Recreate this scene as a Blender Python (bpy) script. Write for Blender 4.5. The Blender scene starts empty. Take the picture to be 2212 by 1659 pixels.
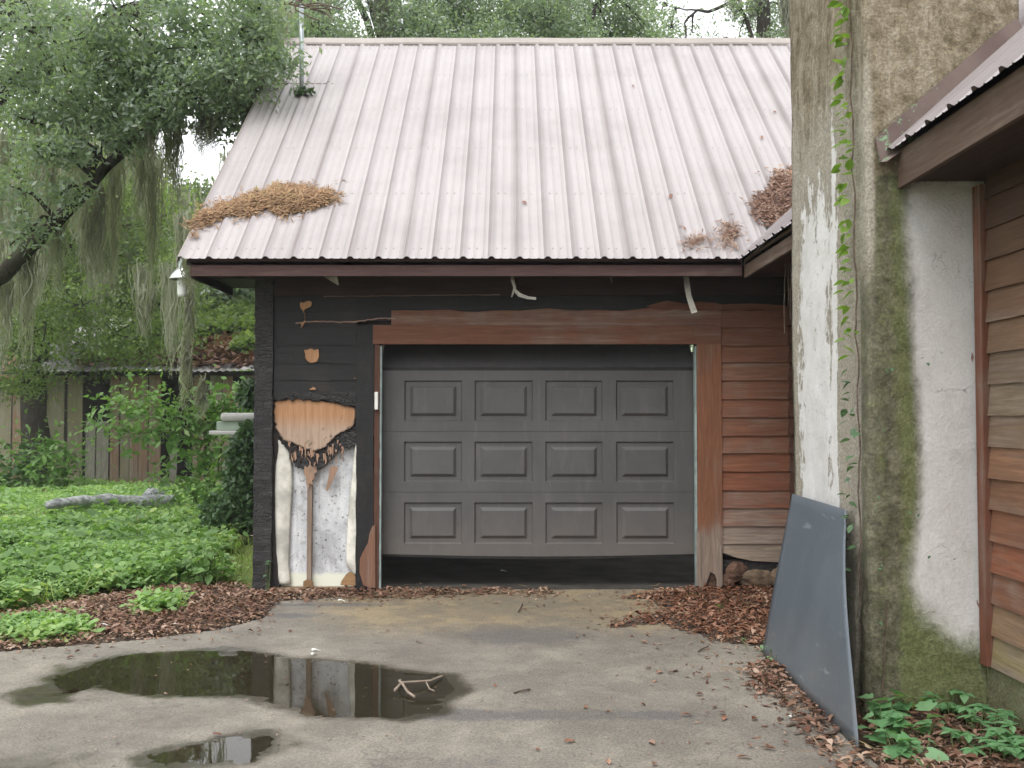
import bpy, bmesh, math, random
import numpy as np
from mathutils import Vector, Matrix

random.seed(7)
SC = bpy.context.scene
COL = SC.collection

# ------------------------------------------------------------------ camera, sky, sun, exposure
FPX = 2100.0; CX = 1106.0; CY = 829.5; TH = math.atan(73.5/2100.0)
CAMY, CAMZ = -8.4, 1.48
cd = bpy.data.cameras.new('camera'); cam = bpy.data.objects.new('camera', cd); COL.objects.link(cam)
cd.sensor_width = 36.0; cd.lens = FPX/2212.0*36.0; cd.clip_end = 600.0; cd.clip_start = 0.05
cam.location = (0, CAMY, CAMZ); cam.rotation_euler = (math.pi/2+TH, 0, 0)
cd.dof.use_dof = True; cd.dof.focus_distance = 8.0; cd.dof.aperture_fstop = 5.6
SC.camera = cam

SUN_EL, SUN_AZ = math.radians(58), math.radians(200)      # high, behind the camera
w = bpy.data.worlds.new('World'); SC.world = w; w.use_nodes = True
wn = w.node_tree; wn.nodes.clear()
sky = wn.nodes.new('ShaderNodeTexSky'); sky.sky_type = 'NISHITA'; sky.sun_disc = False
sky.sun_elevation = SUN_EL; sky.sun_rotation = SUN_AZ; sky.dust_density = 6.0; sky.air_density = 1.0
hs = wn.nodes.new('ShaderNodeHueSaturation'); hs.inputs['Saturation'].default_value = 0.22; hs.inputs['Value'].default_value = 1.0
cloud = wn.nodes.new('ShaderNodeMix'); cloud.data_type = 'RGBA'; cloud.inputs[0].default_value = 0.72
cloud.inputs[7].default_value = (9.6, 9.7, 10.0, 1)            # even white overcast in front of the clear sky
bg = wn.nodes.new('ShaderNodeBackground'); bg.inputs['Strength'].default_value = 0.10
wo = wn.nodes.new('ShaderNodeOutputWorld')
wn.links.new(sky.outputs[0], hs.inputs['Color']); wn.links.new(hs.outputs[0], cloud.inputs[6])
wn.links.new(cloud.outputs[2], bg.inputs['Color']); wn.links.new(bg.outputs[0], wo.inputs['Surface'])

sl = bpy.data.lights.new('sun', 'SUN'); so = bpy.data.objects.new('sun', sl); COL.objects.link(so)
sl.energy = 0.9; sl.angle = math.radians(35); sl.color = (1.0, 0.97, 0.92)
so.rotation_euler = (math.pi/2-SUN_EL, 0, math.radians(-20)); so.location = (-4, -14, 18)

SC.view_settings.view_transform = 'Standard'; SC.view_settings.look = 'None'
SC.view_settings.exposure = 1.12; SC.view_settings.gamma = 1.0; SC.view_settings.use_curve_mapping = False
SC.render.engine = 'CYCLES'
SC.cycles.use_denoising = True; SC.cycles.volume_bounces = 0
HAZE = .0012; SC.cycles.use_adaptive_sampling = True; SC.cycles.adaptive_threshold = .025
SC.cycles.max_bounces = 5; SC.cycles.diffuse_bounces = 3; SC.cycles.glossy_bounces = 2
SC.cycles.transmission_bounces = 4; SC.cycles.transparent_max_bounces = 8
SC.cycles.caustics_reflective = False; SC.cycles.caustics_refractive = False

# ------------------------------------------------------------------ measuring helpers (photo 2212 px wide)
def ray(x, y):
    u = (x-CX)/FPX; v = (CY-y)/FPX
    return u, math.cos(TH)-v*math.sin(TH), math.sin(TH)+v*math.cos(TH)
def P(x, y, dep):
    a, b, c = ray(x, y); t = dep/b
    return Vector((a*t, CAMY+dep, CAMZ+c*t))
def G(x, y, z=0.0):
    a, b, c = ray(x, y); t = (z-CAMZ)/c
    return Vector((a*t, CAMY+b*t, z))
def W(x, y, Y=0.0):
    p = P(x, y, Y-CAMY); return p.x, p.z

# ------------------------------------------------------------------ numpy value noise
def _h(ix, iy, iz):
    n = (ix*374761393 + iy*668265263 + iz*2147483647*13 + iz*1274126177) & 0xffffffff
    n = ((n ^ (n >> 13))*1274126177) & 0xffffffff
    return ((n ^ (n >> 16)) & 0xffff)/65535.0
def vnoise(p, f=1.0, seed=0):
    p = np.asarray(p, float)*f + seed*17.31
    i = np.floor(p).astype(np.int64); t = p-i; t = t*t*(3-2*t)
    r = 0
    for dx in (0, 1):
        for dy in (0, 1):
            for dz in (0, 1):
                wgt = (t[..., 0] if dx else 1-t[..., 0])*(t[..., 1] if dy else 1-t[..., 1])*(t[..., 2] if dz else 1-t[..., 2])
                r = r + wgt*_h(i[..., 0]+dx, i[..., 1]+dy, i[..., 2]+dz)
    return r
def fbm(p, f=1.0, seed=0, o=3):
    r = 0; a = .5
    for k in range(o):
        r = r + a*vnoise(p, f, seed+k); a *= .5; f *= 2.1
    return r/(1-.5**o)
def sstep(a, b, x):
    t = np.clip((x-a)/(b-a), 0, 1); return t*t*(3-2*t)

# ------------------------------------------------------------------ object helpers
def mesh_np(name, V, F, smooth=False):
    me = bpy.data.meshes.new(name); V = np.ascontiguousarray(V, np.float32); F = np.ascontiguousarray(F, np.int32)
    M, k = F.shape
    me.vertices.add(len(V)); me.vertices.foreach_set('co', V.ravel())
    me.loops.add(M*k); me.loops.foreach_set('vertex_index', F.ravel())
    me.polygons.add(M); me.polygons.foreach_set('loop_start', np.arange(0, M*k, k, dtype=np.int32))
    me.update(calc_edges=True)
    if smooth: me.polygons.foreach_set('use_smooth', np.ones(M, bool))
    return me
def attr(me, name, vals):
    a = me.attributes.new(name, 'FLOAT', 'POINT'); a.data.foreach_set('value', np.ascontiguousarray(vals, np.float32))
class MB:
    def __init__(s): s.v = []; s.f = []
    def add(s, vs, fs):
        o = len(s.v); s.v += [tuple(a) for a in vs]; s.f += [tuple(i+o for i in f) for f in fs]; return s
    def box(s, x0, x1, y0, y1, z0, z1):
        v = [(x0,y0,z0),(x1,y0,z0),(x1,y1,z0),(x0,y1,z0),(x0,y0,z1),(x1,y0,z1),(x1,y1,z1),(x0,y1,z1)]
        return s.add(v, [(0,3,2,1),(4,5,6,7),(0,1,5,4),(1,2,6,5),(2,3,7,6),(3,0,4,7)])
    def prism(s, poly, y0, y1):                      # poly in X,Z ; extruded along Y
        n = len(poly); v = [(a, y0, b) for a, b in poly]+[(a, y1, b) for a, b in poly]
        f = [tuple(range(n)), tuple(range(2*n-1, n-1, -1))]+[(i, i+n, (i+1) % n+n, (i+1) % n) for i in range(n)]
        return s.add(v, f)
    def tube(s, path, radii, n=8, cap=True):
        path = [Vector(p) for p in path]; o = len(s.v); m = len(path)
        if not hasattr(radii, '__len__'): radii = [radii]*m
        up = Vector((.13, .21, 1)).normalized()
        for i, p in enumerate(path):
            d = (path[min(i+1, m-1)]-path[max(i-1, 0)]).normalized()
            a = d.cross(up)
            if a.length < .1: a = d.cross(Vector((1, 0, 0)))
            a.normalize(); b = d.cross(a)
            for k in range(n):
                t = 2*math.pi*k/n; s.v.append(tuple(p+(a*math.cos(t)+b*math.sin(t))*radii[i]))
        for i in range(m-1):
            for k in range(n):
                k2 = (k+1) % n
                s.f.append((o+i*n+k, o+i*n+k2, o+(i+1)*n+k2, o+(i+1)*n+k))
        if cap: s.f.append(tuple(o+k for k in range(n))[::-1]); s.f.append(tuple(o+(m-1)*n+k for k in range(n)))
        return s
    def lathe(s, prof, c, n=20):                     # prof (r,z)
        o = len(s.v)
        for r, z in prof:
            for k in range(n):
                t = 2*math.pi*k/n; s.v.append((c[0]+r*math.cos(t), c[1]+r*math.sin(t), c[2]+z))
        for i in range(len(prof)-1):
            for k in range(n):
                k2 = (k+1) % n; s.f.append((o+i*n+k, o+i*n+k2, o+(i+1)*n+k2, o+(i+1)*n+k))
        return s
    def mesh(s, name, smooth=False):
        me = bpy.data.meshes.new(name); me.from_pydata(s.v, [], s.f); me.update()
        if smooth: me.polygons.foreach_set('use_smooth', np.ones(len(me.polygons), bool))
        return me
    def build(s, name, m, parent=None, smooth=False, color=None, bevel=0):
        me = s.mesh(name, smooth); o = put(name, me, m, parent)
        if color: o.color = color
        if bevel:
            b = o.modifiers.new('bevel', 'BEVEL'); b.width = bevel; b.segments = 2; b.limit_method = 'ANGLE'
        return o
def put(name, me, m=None, parent=None):
    o = bpy.data.objects.new(name, me); COL.objects.link(o)
    if m and not len(me.materials): me.materials.append(m)
    if parent:
        o.parent = parent
        if parent.type == 'EMPTY': o.matrix_parent_inverse = Matrix.Translation(-Vector(parent.location))
    return o
def tag(o, label=None, cat=None, group=None, kind=None):
    if label: o['label'] = label
    if cat: o['category'] = cat
    if group: o['group'] = group
    if kind: o['kind'] = kind
    return o
def thing(name, loc, label, cat, group=None):
    o = bpy.data.objects.new(name, None); COL.objects.link(o); o.location = loc; o.empty_display_size = .2
    return tag(o, label, cat, group)

# ------------------------------------------------------------------ node helpers
def mat(name):
    m = bpy.data.materials.new(name); m.use_nodes = True; nt = m.node_tree
    return m, nt, nt.nodes['Principled BSDF']
def nd(nt, t, ins=None, **props):
    n = nt.nodes.new(t)
    for k, v in props.items(): setattr(n, k, v)
    for k, v in (ins or {}).items():
        if isinstance(v, bpy.types.NodeSocket): nt.links.new(v, n.inputs[k])
        else: n.inputs[k].default_value = v
    return n
def c4(c): return (c[0], c[1], c[2], 1)
def mixc(nt, f, a, b, blend='MIX'):
    n = nt.nodes.new('ShaderNodeMix'); n.data_type = 'RGBA'; n.blend_type = blend
    for i, v in ((0, f), (6, a), (7, b)):
        if isinstance(v, bpy.types.NodeSocket): nt.links.new(v, n.inputs[i])
        else: n.inputs[i].default_value = v if i == 0 else c4(v)
    return n.outputs[2]
def math_(nt, op, a, b=0.5, c=None):
    n = nt.nodes.new('ShaderNodeMath'); n.operation = op
    for i, v in enumerate((a, b, c)):
        if v is None: continue
        if isinstance(v, bpy.types.NodeSocket): nt.links.new(v, n.inputs[i])
        else: n.inputs[i].default_value = v
    return n.outputs[0]
def ramp(nt, f, stops):
    n = nt.nodes.new('ShaderNodeValToRGB'); nt.links.new(f, n.inputs[0]); e = n.color_ramp.elements
    while len(e) < len(stops): e.new(.5)
    for i, (p, c) in enumerate(stops): e[i].position = p; e[i].color = c4(c)
    return n.outputs[0]
def mr(nt, v, a, b, lo=0.0, hi=1.0):
    n = nd(nt, 'ShaderNodeMapRange', {0: v, 1: a, 2: b, 3: lo, 4: hi}, interpolation_type='SMOOTHSTEP'); return n.outputs[0]
def coords(nt, scale=(1, 1, 1)):
    t = nt.nodes.new('ShaderNodeTexCoord')
    if scale == (1, 1, 1): return t.outputs['Object']
    return nd(nt, 'ShaderNodeMapping', {'Vector': t.outputs['Object'], 'Scale': scale}).outputs[0]
def noise(nt, vec, scale, detail=4.0, rough=.55, dist=0.0):
    return nd(nt, 'ShaderNodeTexNoise', {'Vector': vec, 'Scale': scale, 'Detail': detail, 'Roughness': rough, 'Distortion': dist}).outputs[0]
def bump(nt, h, strength=.5, dist=.01, normal=None):
    ins = {'Strength': strength, 'Distance': dist, 'Height': h}
    if normal is not None: ins['Normal'] = normal
    return nd(nt, 'ShaderNodeBump', ins).outputs[0]
def attrn(nt, name):
    return nd(nt, 'ShaderNodeAttribute', attribute_name=name).outputs['Fac']
def L(nt, a, b): nt.links.new(a, b)
def setp(b, nt, **k):
    for n, v in k.items():
        n = n.replace('_', ' ')
        if isinstance(v, bpy.types.NodeSocket): L(nt, v, b.inputs[n])
        elif hasattr(v, '__len__'): b.inputs[n].default_value = c4(v)
        else: b.inputs[n].default_value = v

# ------------------------------------------------------------------ materials
M = {}
def wood(name, axis=(1, 1, 1), grey=(.27, .215, .175), bumpk=.6, sc=1.0):
    """painted / stained board: obj.color rgb = stain, alpha = how much has weathered to grey"""
    m, nt, b = mat(name)
    oi = nt.nodes.new('ShaderNodeObjectInfo')
    st = {0: (1.2*sc, 22*sc, 22*sc), 2: (22*sc, 22*sc, 1.2*sc), 1: (22*sc, 1.2*sc, 22*sc)}[axis]
    off = nd(nt, 'ShaderNodeVectorMath', {0: coords(nt), 1: (1, 1, 1)}, operation='ADD')
    rr = nd(nt, 'ShaderNodeCombineXYZ', {0: math_(nt, 'MULTIPLY', oi.outputs['Random'], 37.0), 2: math_(nt, 'MULTIPLY', oi.outputs['Random'], 11.0)})
    L(nt, rr.outputs[0], off.inputs[1])
    mp = nd(nt, 'ShaderNodeMapping', {'Vector': off.outputs[0], 'Scale': st}).outputs[0]
    g = noise(nt, mp, 3.0, 6, .65, .6)
    g2 = noise(nt, off.outputs[0], 2.2, 4, .6)
    g3 = noise(nt, mp, .7, 3, .5, .3)
    base = mixc(nt, mr(nt, g, .2, .85), (.62, .60, .60), (1.22, 1.2, 1.18))
    base = mixc(nt, mr(nt, g2, .35, .7, 0, .5), base, (.62, .60, .62))
    base = mixc(nt, 1.0, base, oi.outputs['Color'], 'MULTIPLY')
    wm = math_(nt, 'ADD', math_(nt, 'MULTIPLY', g2, .6), math_(nt, 'MULTIPLY', g3, .55))
    thr = math_(nt, 'SUBTRACT', math_(nt, 'SUBTRACT', 1.0, oi.outputs['Alpha']), math_(nt, 'MULTIPLY', attrn(nt, 'wear'), .55))
    wm = nd(nt, 'ShaderNodeMapRange', {0: wm, 1: math_(nt, 'SUBTRACT', thr, .16), 2: math_(nt, 'ADD', thr, .22)}, interpolation_type='SMOOTHSTEP').outputs[0]
    gcol = mixc(nt, mr(nt, g, .35, .7), tuple(.72*x for x in grey), tuple(1.2*x for x in grey))
    col = mixc(nt, math_(nt, 'MULTIPLY', wm, .85), base, gcol)
    setp(b, nt, Base_Color=col, Roughness=.78, Normal=bump(nt, g, bumpk*.6, .003))
    b.inputs['Specular IOR Level'].default_value = .25
    return m
M['board'] = wood('stained_siding', 0)
M['vboard'] = wood('stained_trim', 2)
M['fence'] = wood('fence_wood', 2, (.27, .26, .21))
M['yboard'] = wood('eave_wood', 1)

def char():
    m, nt, b = mat('charred_wood'); co = coords(nt)
    v = nd(nt, 'ShaderNodeTexVoronoi', {'Vector': nd(nt, 'ShaderNodeMapping', {'Vector': co, 'Scale': (16, 16, 55)}).outputs[0], 'Scale': 1.0}, feature='DISTANCE_TO_EDGE').outputs['Distance']
    n1 = noise(nt, nd(nt, 'ShaderNodeMapping', {'Vector': co, 'Scale': (2, 8, 30)}).outputs[0], 2.0, 6, .6)
    n2 = noise(nt, co, 4.0, 4, .6)
    oi = nt.nodes.new('ShaderNodeObjectInfo')
    c = mixc(nt, mr(nt, n1, .3, .75), (.011, .0105, .011), (.038, .035, .036))
    c = mixc(nt, mr(nt, n2, .55, .8, 0, .5), c, (.06, .05, .045))
    h = math_(nt, 'ADD', mr(nt, v, 0, .12), math_(nt, 'MULTIPLY', n1, .6))
    setp(b, nt, Base_Color=c, Roughness=.6, Normal=bump(nt, h, .9, .007)); b.inputs['Specular IOR Level'].default_value = .45
    return m
M['char'] = char()
def charboard():
    m, nt, b = mat('charred_siding'); co = coords(nt)
    g = noise(nt, nd(nt, 'ShaderNodeMapping', {'Vector': co, 'Scale': (1.2, 20, 38)}).outputs[0], 2.0, 6, .6, .3); n2 = noise(nt, co, 2.6, 5, .65); n3 = noise(nt, co, 24, 5, .7)
    c = mixc(nt, mr(nt, g, .3, .75), (.004, .004, .0044), (.010, .0095, .010))
    c = mixc(nt, mr(nt, n2, .50, .75, 0, .7), c, (.032, .022, .018))
    c = mixc(nt, mr(nt, n3, .58, .74, 0, .5), c, (.045, .040, .037))
    setp(b, nt, Base_Color=c, Roughness=.68, Normal=bump(nt, math_(nt, 'ADD', g, math_(nt, 'MULTIPLY', n3, .5)), .45, .004)); b.inputs['Specular IOR Level'].default_value = .45
    return m
M['charboard'] = charboard()

def simple(name, col, rough=.6, var=.25, sc=6.0, bk=.2, bd=.004, metal=0.0, spec=.4, stretch=(1, 1, 1)):
    m, nt, b = mat(name); co = coords(nt, stretch) if stretch != (1, 1, 1) else coords(nt)
    n = noise(nt, co, sc, 5, .6)
    c = mixc(nt, mr(nt, n, .3, .7), tuple(x*(1-var) for x in col), tuple(min(1, x*(1+var)) for x in col))
    setp(b, nt, Base_Color=c, Roughness=rough, Metallic=metal, Normal=bump(nt, noise(nt, co, sc*6, 4, .6), bk, bd))
    b.inputs['Specular IOR Level'].default_value = spec
    return m
M['dark'] = simple('dark_interior', (.035, .03, .028), .9)
M['soil'] = simple('soil', (.055, .038, .026), .95, .4, 3)
M['foundation'] = simple('rotten_block', (.16, .115, .075), .95, .5, 9, .8, .02)
M['rot'] = simple('rotten_wood', (.13, .075, .05), .95, .55, 14, 1.0, .02)
M['galv'] = simple('galvanised', (.42, .46, .47), .42, .2, 5, .15, .002, .6)
M['alu'] = simple('spun_aluminium', (.75, .76, .78), .3, .08, 4, .1, .001, .8)
M['lens'] = simple('lamp_diffuser', (.72, .76, .72), .3, .05, 4, .05, .001)
M['strip'] = simple('weather_strip', (.26, .33, .32), .5, .25, 9)
M['seal'] = simple('rubber_seal', (.02, .02, .02), .6)
M['plastic'] = simple('white_plastic', (.72, .72, .68), .4, .08, 10)
M['paper'] = simple('torn_white_paper', (.60, .585, .52), .8, .28, 6, .35, .01)
M['scrap'] = simple('grey_scrap', (.38, .36, .31), .7, .3, 12, .5, .01)
M['blue'] = simple('blue_plastic', (.03, .12, .5), .4, .05)
M['twig'] = simple('twig_bark', (.12, .085, .065), .9, .4, 20, .6, .004)
M['paletwig'] = simple('pale_dry_twig', (.26, .21, .165), .9, .3, 20, .6, .004)
M['stem'] = simple('green_stem', (.12, .16, .06), .7, .3, 10)
M['brownmetal'] = None

def roofmetal(name, base, chalk, k=1.0):
    m, nt, b = mat(name); co = coords(nt)
    n1 = noise(nt, nd(nt, 'ShaderNodeMapping', {'Vector': co, 'Scale': (4, .5, .5)}).outputs[0], 1.5, 6, .65)
    n2 = noise(nt, co, 1.1, 5, .6); n3 = noise(nt, co, 30, 4, .6)
    c = mixc(nt, mr(nt, n1, .0, 1.0), base, chalk)
    c = mixc(nt, mr(nt, n2, .42, .72, 0, .32*k), c, tuple(.72*x for x in base))
    c = mixc(nt, mr(nt, n3, .60, .78, 0, .3*k), c, (.25, .19, .16))
    st_ = noise(nt, nd(nt, 'ShaderNodeMapping', {'Vector': co, 'Scale': (16, .35, .35)}).outputs[0], 1.5, 5, .6); c = mixc(nt, mr(nt, st_, .58, .75, 0, .18*k), c, (.24, .185, .165))
    rib_shade = attrn(nt, 'rib_shade')
    c = mixc(nt, math_(nt, 'MULTIPLY', rib_shade, mr(nt, n2, .2, .7, .62, .85)), c, (.165, .138, .138))  # shaded side of each rib put into the colour as a dark strip
    setp(b, nt, Base_Color=c, Roughness=mr(nt, n2, .2, .8, .42, .62), Normal=bump(nt, n2, .12, .02))
    b.inputs['Specular IOR Level'].default_value = .5
    return m
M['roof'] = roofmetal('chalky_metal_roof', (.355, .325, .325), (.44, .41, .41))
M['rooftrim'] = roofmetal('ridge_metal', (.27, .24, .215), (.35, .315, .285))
def flashing():
    m, nt, b = mat('brown_flashing'); co = coords(nt)
    n1 = noise(nt, co, 5, 5, .6); n2 = noise(nt, co, 9.0, 6, .75)
    c = mixc(nt, mr(nt, n1, .3, .7), (.105, .068, .060), (.165, .12, .105))
    sep = nd(nt, 'ShaderNodeSeparateXYZ', {0: co})
    low = mr(nt, sep.outputs[0], 1.82, 2.5, .07, -.10)                       # lichen grows on the low end
    li = mr(nt, math_(nt, 'ADD', n2, low), .58, .62)
    c = mixc(nt, li, c, mixc(nt, n1, (.16, .27, .15), (.26, .38, .23)))
    setp(b, nt, Base_Color=c, Roughness=.6, Normal=bump(nt, li, .5, .004)); return m
M['flashing'] = flashing()

def doorpaint():
    m, nt, b = mat('grey_door_paint'); co = coords(nt)
    g = noise(nt, nd(nt, 'ShaderNodeMapping', {'Vector': co, 'Scale': (5, 40, 70)}).outputs[0], 2.0, 5, .6)
    n = noise(nt, co, 1.8, 5, .65)
    n3 = noise(nt, nd(nt, 'ShaderNodeMapping', {'Vector': co, 'Scale': (9, 9, 1.5)}).outputs[0], 2.0, 4, .6)
    c = mixc(nt, mr(nt, n, .3, .7), (.072, .069, .070), (.093, .088, .089))
    c = mixc(nt, mr(nt, n3, .52, .72, 0, .4), c, (.125, .118, .115))
    nb = noise(nt, co, 4.5, 6, .7); c = mixc(nt, mr(nt, nb, .55, .75, 0, .45), c, (.048, .046, .045))
    zz = nd(nt, 'ShaderNodeSeparateXYZ', {0: co}).outputs[2]; c = mixc(nt, mr(nt, math_(nt, 'SUBTRACT', math_(nt, 'MULTIPLY', nb, .8), zz), -.35, .12, 0, .5), c, (.14, .125, .105))
    setp(b, nt, Base_Color=c, Roughness=.55, Normal=bump(nt, g, .35, .002)); return m
M['door'] = doorpaint()

def stucco():
    m, nt, b = mat('weathered_stucco'); co = coords(nt)
    wh = attrn(nt, 'white'); mo = attrn(nt, 'moss'); pe = attrn(nt, 'peel'); gn = attrn(nt, 'green'); pale = attrn(nt, 'pale')
    vs = nd(nt, 'ShaderNodeMapping', {'Vector': co, 'Scale': (7, 7, 1.5)}).outputs[0]
    nv = noise(nt, vs, 1.6, 7, .68, .5); n1 = noise(nt, co, 3.2, 6, .65); n2 = noise(nt, co, 15, 6, .72); n4 = noise(nt, co, 62, 5, .8); n5 = noise(nt, co, 6.5, 6, .7, 1.2)
    tan = ramp(nt, math_(nt, 'ADD', math_(nt, 'MULTIPLY', nv, .35), math_(nt, 'ADD', math_(nt, 'MULTIPLY', n5, .4), math_(nt, 'MULTIPLY', n2, .25))),
               [(.34, (.07, .058, .034)), (.43, (.19, .155, .098)), (.51, (.31, .262, .182)), (.62, (.47, .42, .33))])
    tan = mixc(nt, mr(nt, math_(nt, 'ADD', pale, math_(nt, 'MULTIPLY', math_(nt, 'SUBTRACT', nv, .5), 1.2)), .3, .8, 0, .8), tan, mixc(nt, n2, (.36, .325, .26), (.58, .545, .47)))
    mossc = ramp(nt, math_(nt, 'ADD', math_(nt, 'MULTIPLY', n2, .6), math_(nt, 'MULTIPLY', n1, .4)), [(.34, (.05, .048, .030)), (.45, (.125, .12, .078)), (.55, (.215, .205, .14)), (.66, (.33, .31, .23))])
    green = mixc(nt, n2, (.10, .125, .035), (.32, .36, .15))
    mossc = mixc(nt, mr(nt, math_(nt, 'ADD', gn, math_(nt, 'MULTIPLY', math_(nt, 'SUBTRACT', n5, .5), 1.3)), .25, .85, 0, .75), mossc, green)
    c = mixc(nt, mr(nt, math_(nt, 'ADD', mo, math_(nt, 'MULTIPLY', math_(nt, 'SUBTRACT', n2, .5), 1.1)), .25, .75), tan, mossc)
    white = ramp(nt, n1, [(.25, (.56, .545, .52)), (.45, (.70, .69, .67)), (.75, (.80, .795, .785))])
    white = mixc(nt, mr(nt, n5, .52, .72, 0, .30), white, (.42, .39, .34))
    white = mixc(nt, mr(nt, n4, .64, .78, 0, .2), white, (.34, .31, .27))
    soft = mr(nt, math_(nt, 'ADD', wh, math_(nt, 'MULTIPLY', math_(nt, 'SUBTRACT', math_(nt, 'ADD', math_(nt, 'MULTIPLY', n5, .6), math_(nt, 'MULTIPLY', n2, .4)), .5), .9)), .18, .86)
    st = math_(nt, 'ADD', pe, math_(nt, 'MULTIPLY', math_(nt, 'SUBTRACT', math_(nt, 'ADD', math_(nt, 'MULTIPLY', nv, .6), math_(nt, 'MULTIPLY', n2, .4)), .5), 2.2))
    hard = mr(nt, st, .46, .60)
    wm = math_(nt, 'MAXIMUM', soft, hard)
    c = mixc(nt, wm, c, white)
    c = mixc(nt, mr(nt, n4, .35, .65), mixc(nt, mr(nt, wm, 0, 1, .48, .12), c, (.02, .02, .015)), c)
    rd = noise(nt, nd(nt, 'ShaderNodeMapping', {'Vector': co, 'Scale': (22, 22, 5)}).outputs[0], 1.0, 4, .6)
    ra = attrn(nt, 'red')
    c = mixc(nt, mr(nt, math_(nt, 'ADD', rd, math_(nt, 'MULTIPLY', ra, .22)), .80, .84, 0, .8), c, (.22, .07, .035))
    wv = nd(nt, 'ShaderNodeVectorMath', {0: nd(nt, 'ShaderNodeMapping', {'Vector': co, 'Scale': (1, 1, 2.2)}).outputs[0], 1: nd(nt, 'ShaderNodeTexNoise', {'Vector': co, 'Scale': 5.0, 'Detail': 5.0}).outputs['Color']}, operation='ADD').outputs[0]
    cr = nd(nt, 'ShaderNodeTexVoronoi', {'Vector': wv, 'Scale': 1.7}, feature='DISTANCE_TO_EDGE').outputs['Distance']
    crm = math_(nt, 'MULTIPLY', mr(nt, cr, .0, .007, 1, 0), mr(nt, noise(nt, co, 2.7, 2), .56, .66))
    c = mixc(nt, math_(nt, 'MULTIPLY', crm, .5), c, (.09, .08, .065))
    hh = math_(nt, 'MULTIPLY', math_(nt, 'ADD', n2, math_(nt, 'MULTIPLY', n5, 1.2)), mr(nt, wm, 0, 1, 1.1, .35))
    hh = math_(nt, 'ADD', hh, math_(nt, 'MULTIPLY', n4, .45)); hh = math_(nt, 'ADD', hh, math_(nt, 'MULTIPLY', hard, .6)); hh = math_(nt, 'SUBTRACT', hh, math_(nt, 'MULTIPLY', crm, .3))
    setp(b, nt, Base_Color=c, Roughness=.88, Normal=bump(nt, hh, .75, .016)); b.inputs['Specular IOR Level'].default_value = .2
    return m
M['stucco'] = stucco()

def concrete():
    m, nt, b = mat('stained_concrete'); co = coords(nt)
    wet = attrn(nt, 'wet'); tn = attrn(nt, 'tan'); dk = attrn(nt, 'stain')
    n1 = noise(nt, co, .9, 6, .6); n2 = noise(nt, co, 6, 6, .65); n3 = noise(nt, co, 75, 3, .7); n4 = noise(nt, co, 190, 2, .6)
    c = ramp(nt, n1, [(.32, (.19, .172, .148)), (.48, (.26, .235, .198)), (.66, (.325, .295, .24))])
    c = mixc(nt, mr(nt, math_(nt, 'ADD', tn, math_(nt, 'MULTIPLY', math_(nt, 'SUBTRACT', n2, .5), .8)), .3, .8, 0, .8), c, (.345, .265, .145))
    c = mixc(nt, mr(nt, math_(nt, 'ADD', dk, math_(nt, 'MULTIPLY', math_(nt, 'SUBTRACT', n2, .5), .9)), .35, .75, 0, .75), c, (.10, .10, .108))
    n6 = noise(nt, co, 2.6, 6, .7); c = mixc(nt, mr(nt, n6, .42, .60, .5, 0), c, (.13, .12, .105)); n9 = noise(nt, co, .55, 5, .65); c = mixc(nt, mr(nt, n9, .50, .62, 0, .45), c, (.15, .135, .11))
    c = mixc(nt, mr(nt, n3, .36, .62), mixc(nt, .5, c, (.03, .03, .03)), c)
    c = mixc(nt, mr(nt, n4, .56, .70, 0, .7), c, (.40, .35, .26))
    cv = nd(nt, 'ShaderNodeVectorMath', {0: co, 1: nd(nt, 'ShaderNodeTexNoise', {'Vector': co, 'Scale': 2.5, 'Detail': 6.0}).outputs['Color']}, operation='ADD').outputs[0]
    ck = nd(nt, 'ShaderNodeTexVoronoi', {'Vector': cv, 'Scale': .55}, feature='DISTANCE_TO_EDGE').outputs['Distance']
    ckm = math_(nt, 'MULTIPLY', mr(nt, ck, 0, .006, 1, 0), mr(nt, noise(nt, co, 1.3, 2), .45, .6)); c = mixc(nt, math_(nt, 'MULTIPLY', ckm, .55), c, (.07, .065, .06))
    n8 = noise(nt, co, 28, 4, .7); c = mixc(nt, mr(nt, n8, .58, .72, 0, .4), c, (.12, .11, .095))
    wm = mr(nt, math_(nt, 'ADD', wet, math_(nt, 'MULTIPLY', math_(nt, 'SUBTRACT', n2, .5), .55)), .2, .75)
    c = mixc(nt, math_(nt, 'MULTIPLY', math_(nt, 'POWER', wm, 1.7), .9), c, mixc(nt, n2, (.020, .019, .012), (.055, .046, .027)))
    r = mr(nt, wm, 0, 1, .60, .20)
    setp(b, nt, Base_Color=c, Roughness=r, Normal=bump(nt, n3, .35, .005)); b.inputs['Specular IOR Level'].default_value = .35
    return m
M['concrete'] = concrete()
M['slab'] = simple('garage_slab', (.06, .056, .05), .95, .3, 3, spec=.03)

def water():
    m, nt, b = mat('puddle_water'); nt.nodes.remove(b)
    out = [n for n in nt.nodes if n.type == 'OUTPUT_MATERIAL'][0]
    fr = nd(nt, 'ShaderNodeFresnel', {'IOR': 1.33})
    co = coords(nt); nb = bump(nt, noise(nt, co, 3.0, 2), .03, .01)
    gl = nd(nt, 'ShaderNodeBsdfGlossy', {'Roughness': .015, 'Color': (1, 1, 1, 1), 'Normal': nb})
    tr = nd(nt, 'ShaderNodeBsdfTransparent', {'Color': (.80, .78, .70, 1)})
    mx = nd(nt, 'ShaderNodeMixShader', {0: fr.outputs[0], 1: tr.outputs[0], 2: gl.outputs[0]})
    L(nt, mx.outputs[0], out.inputs[0]); return m
M['water'] = water()

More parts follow.
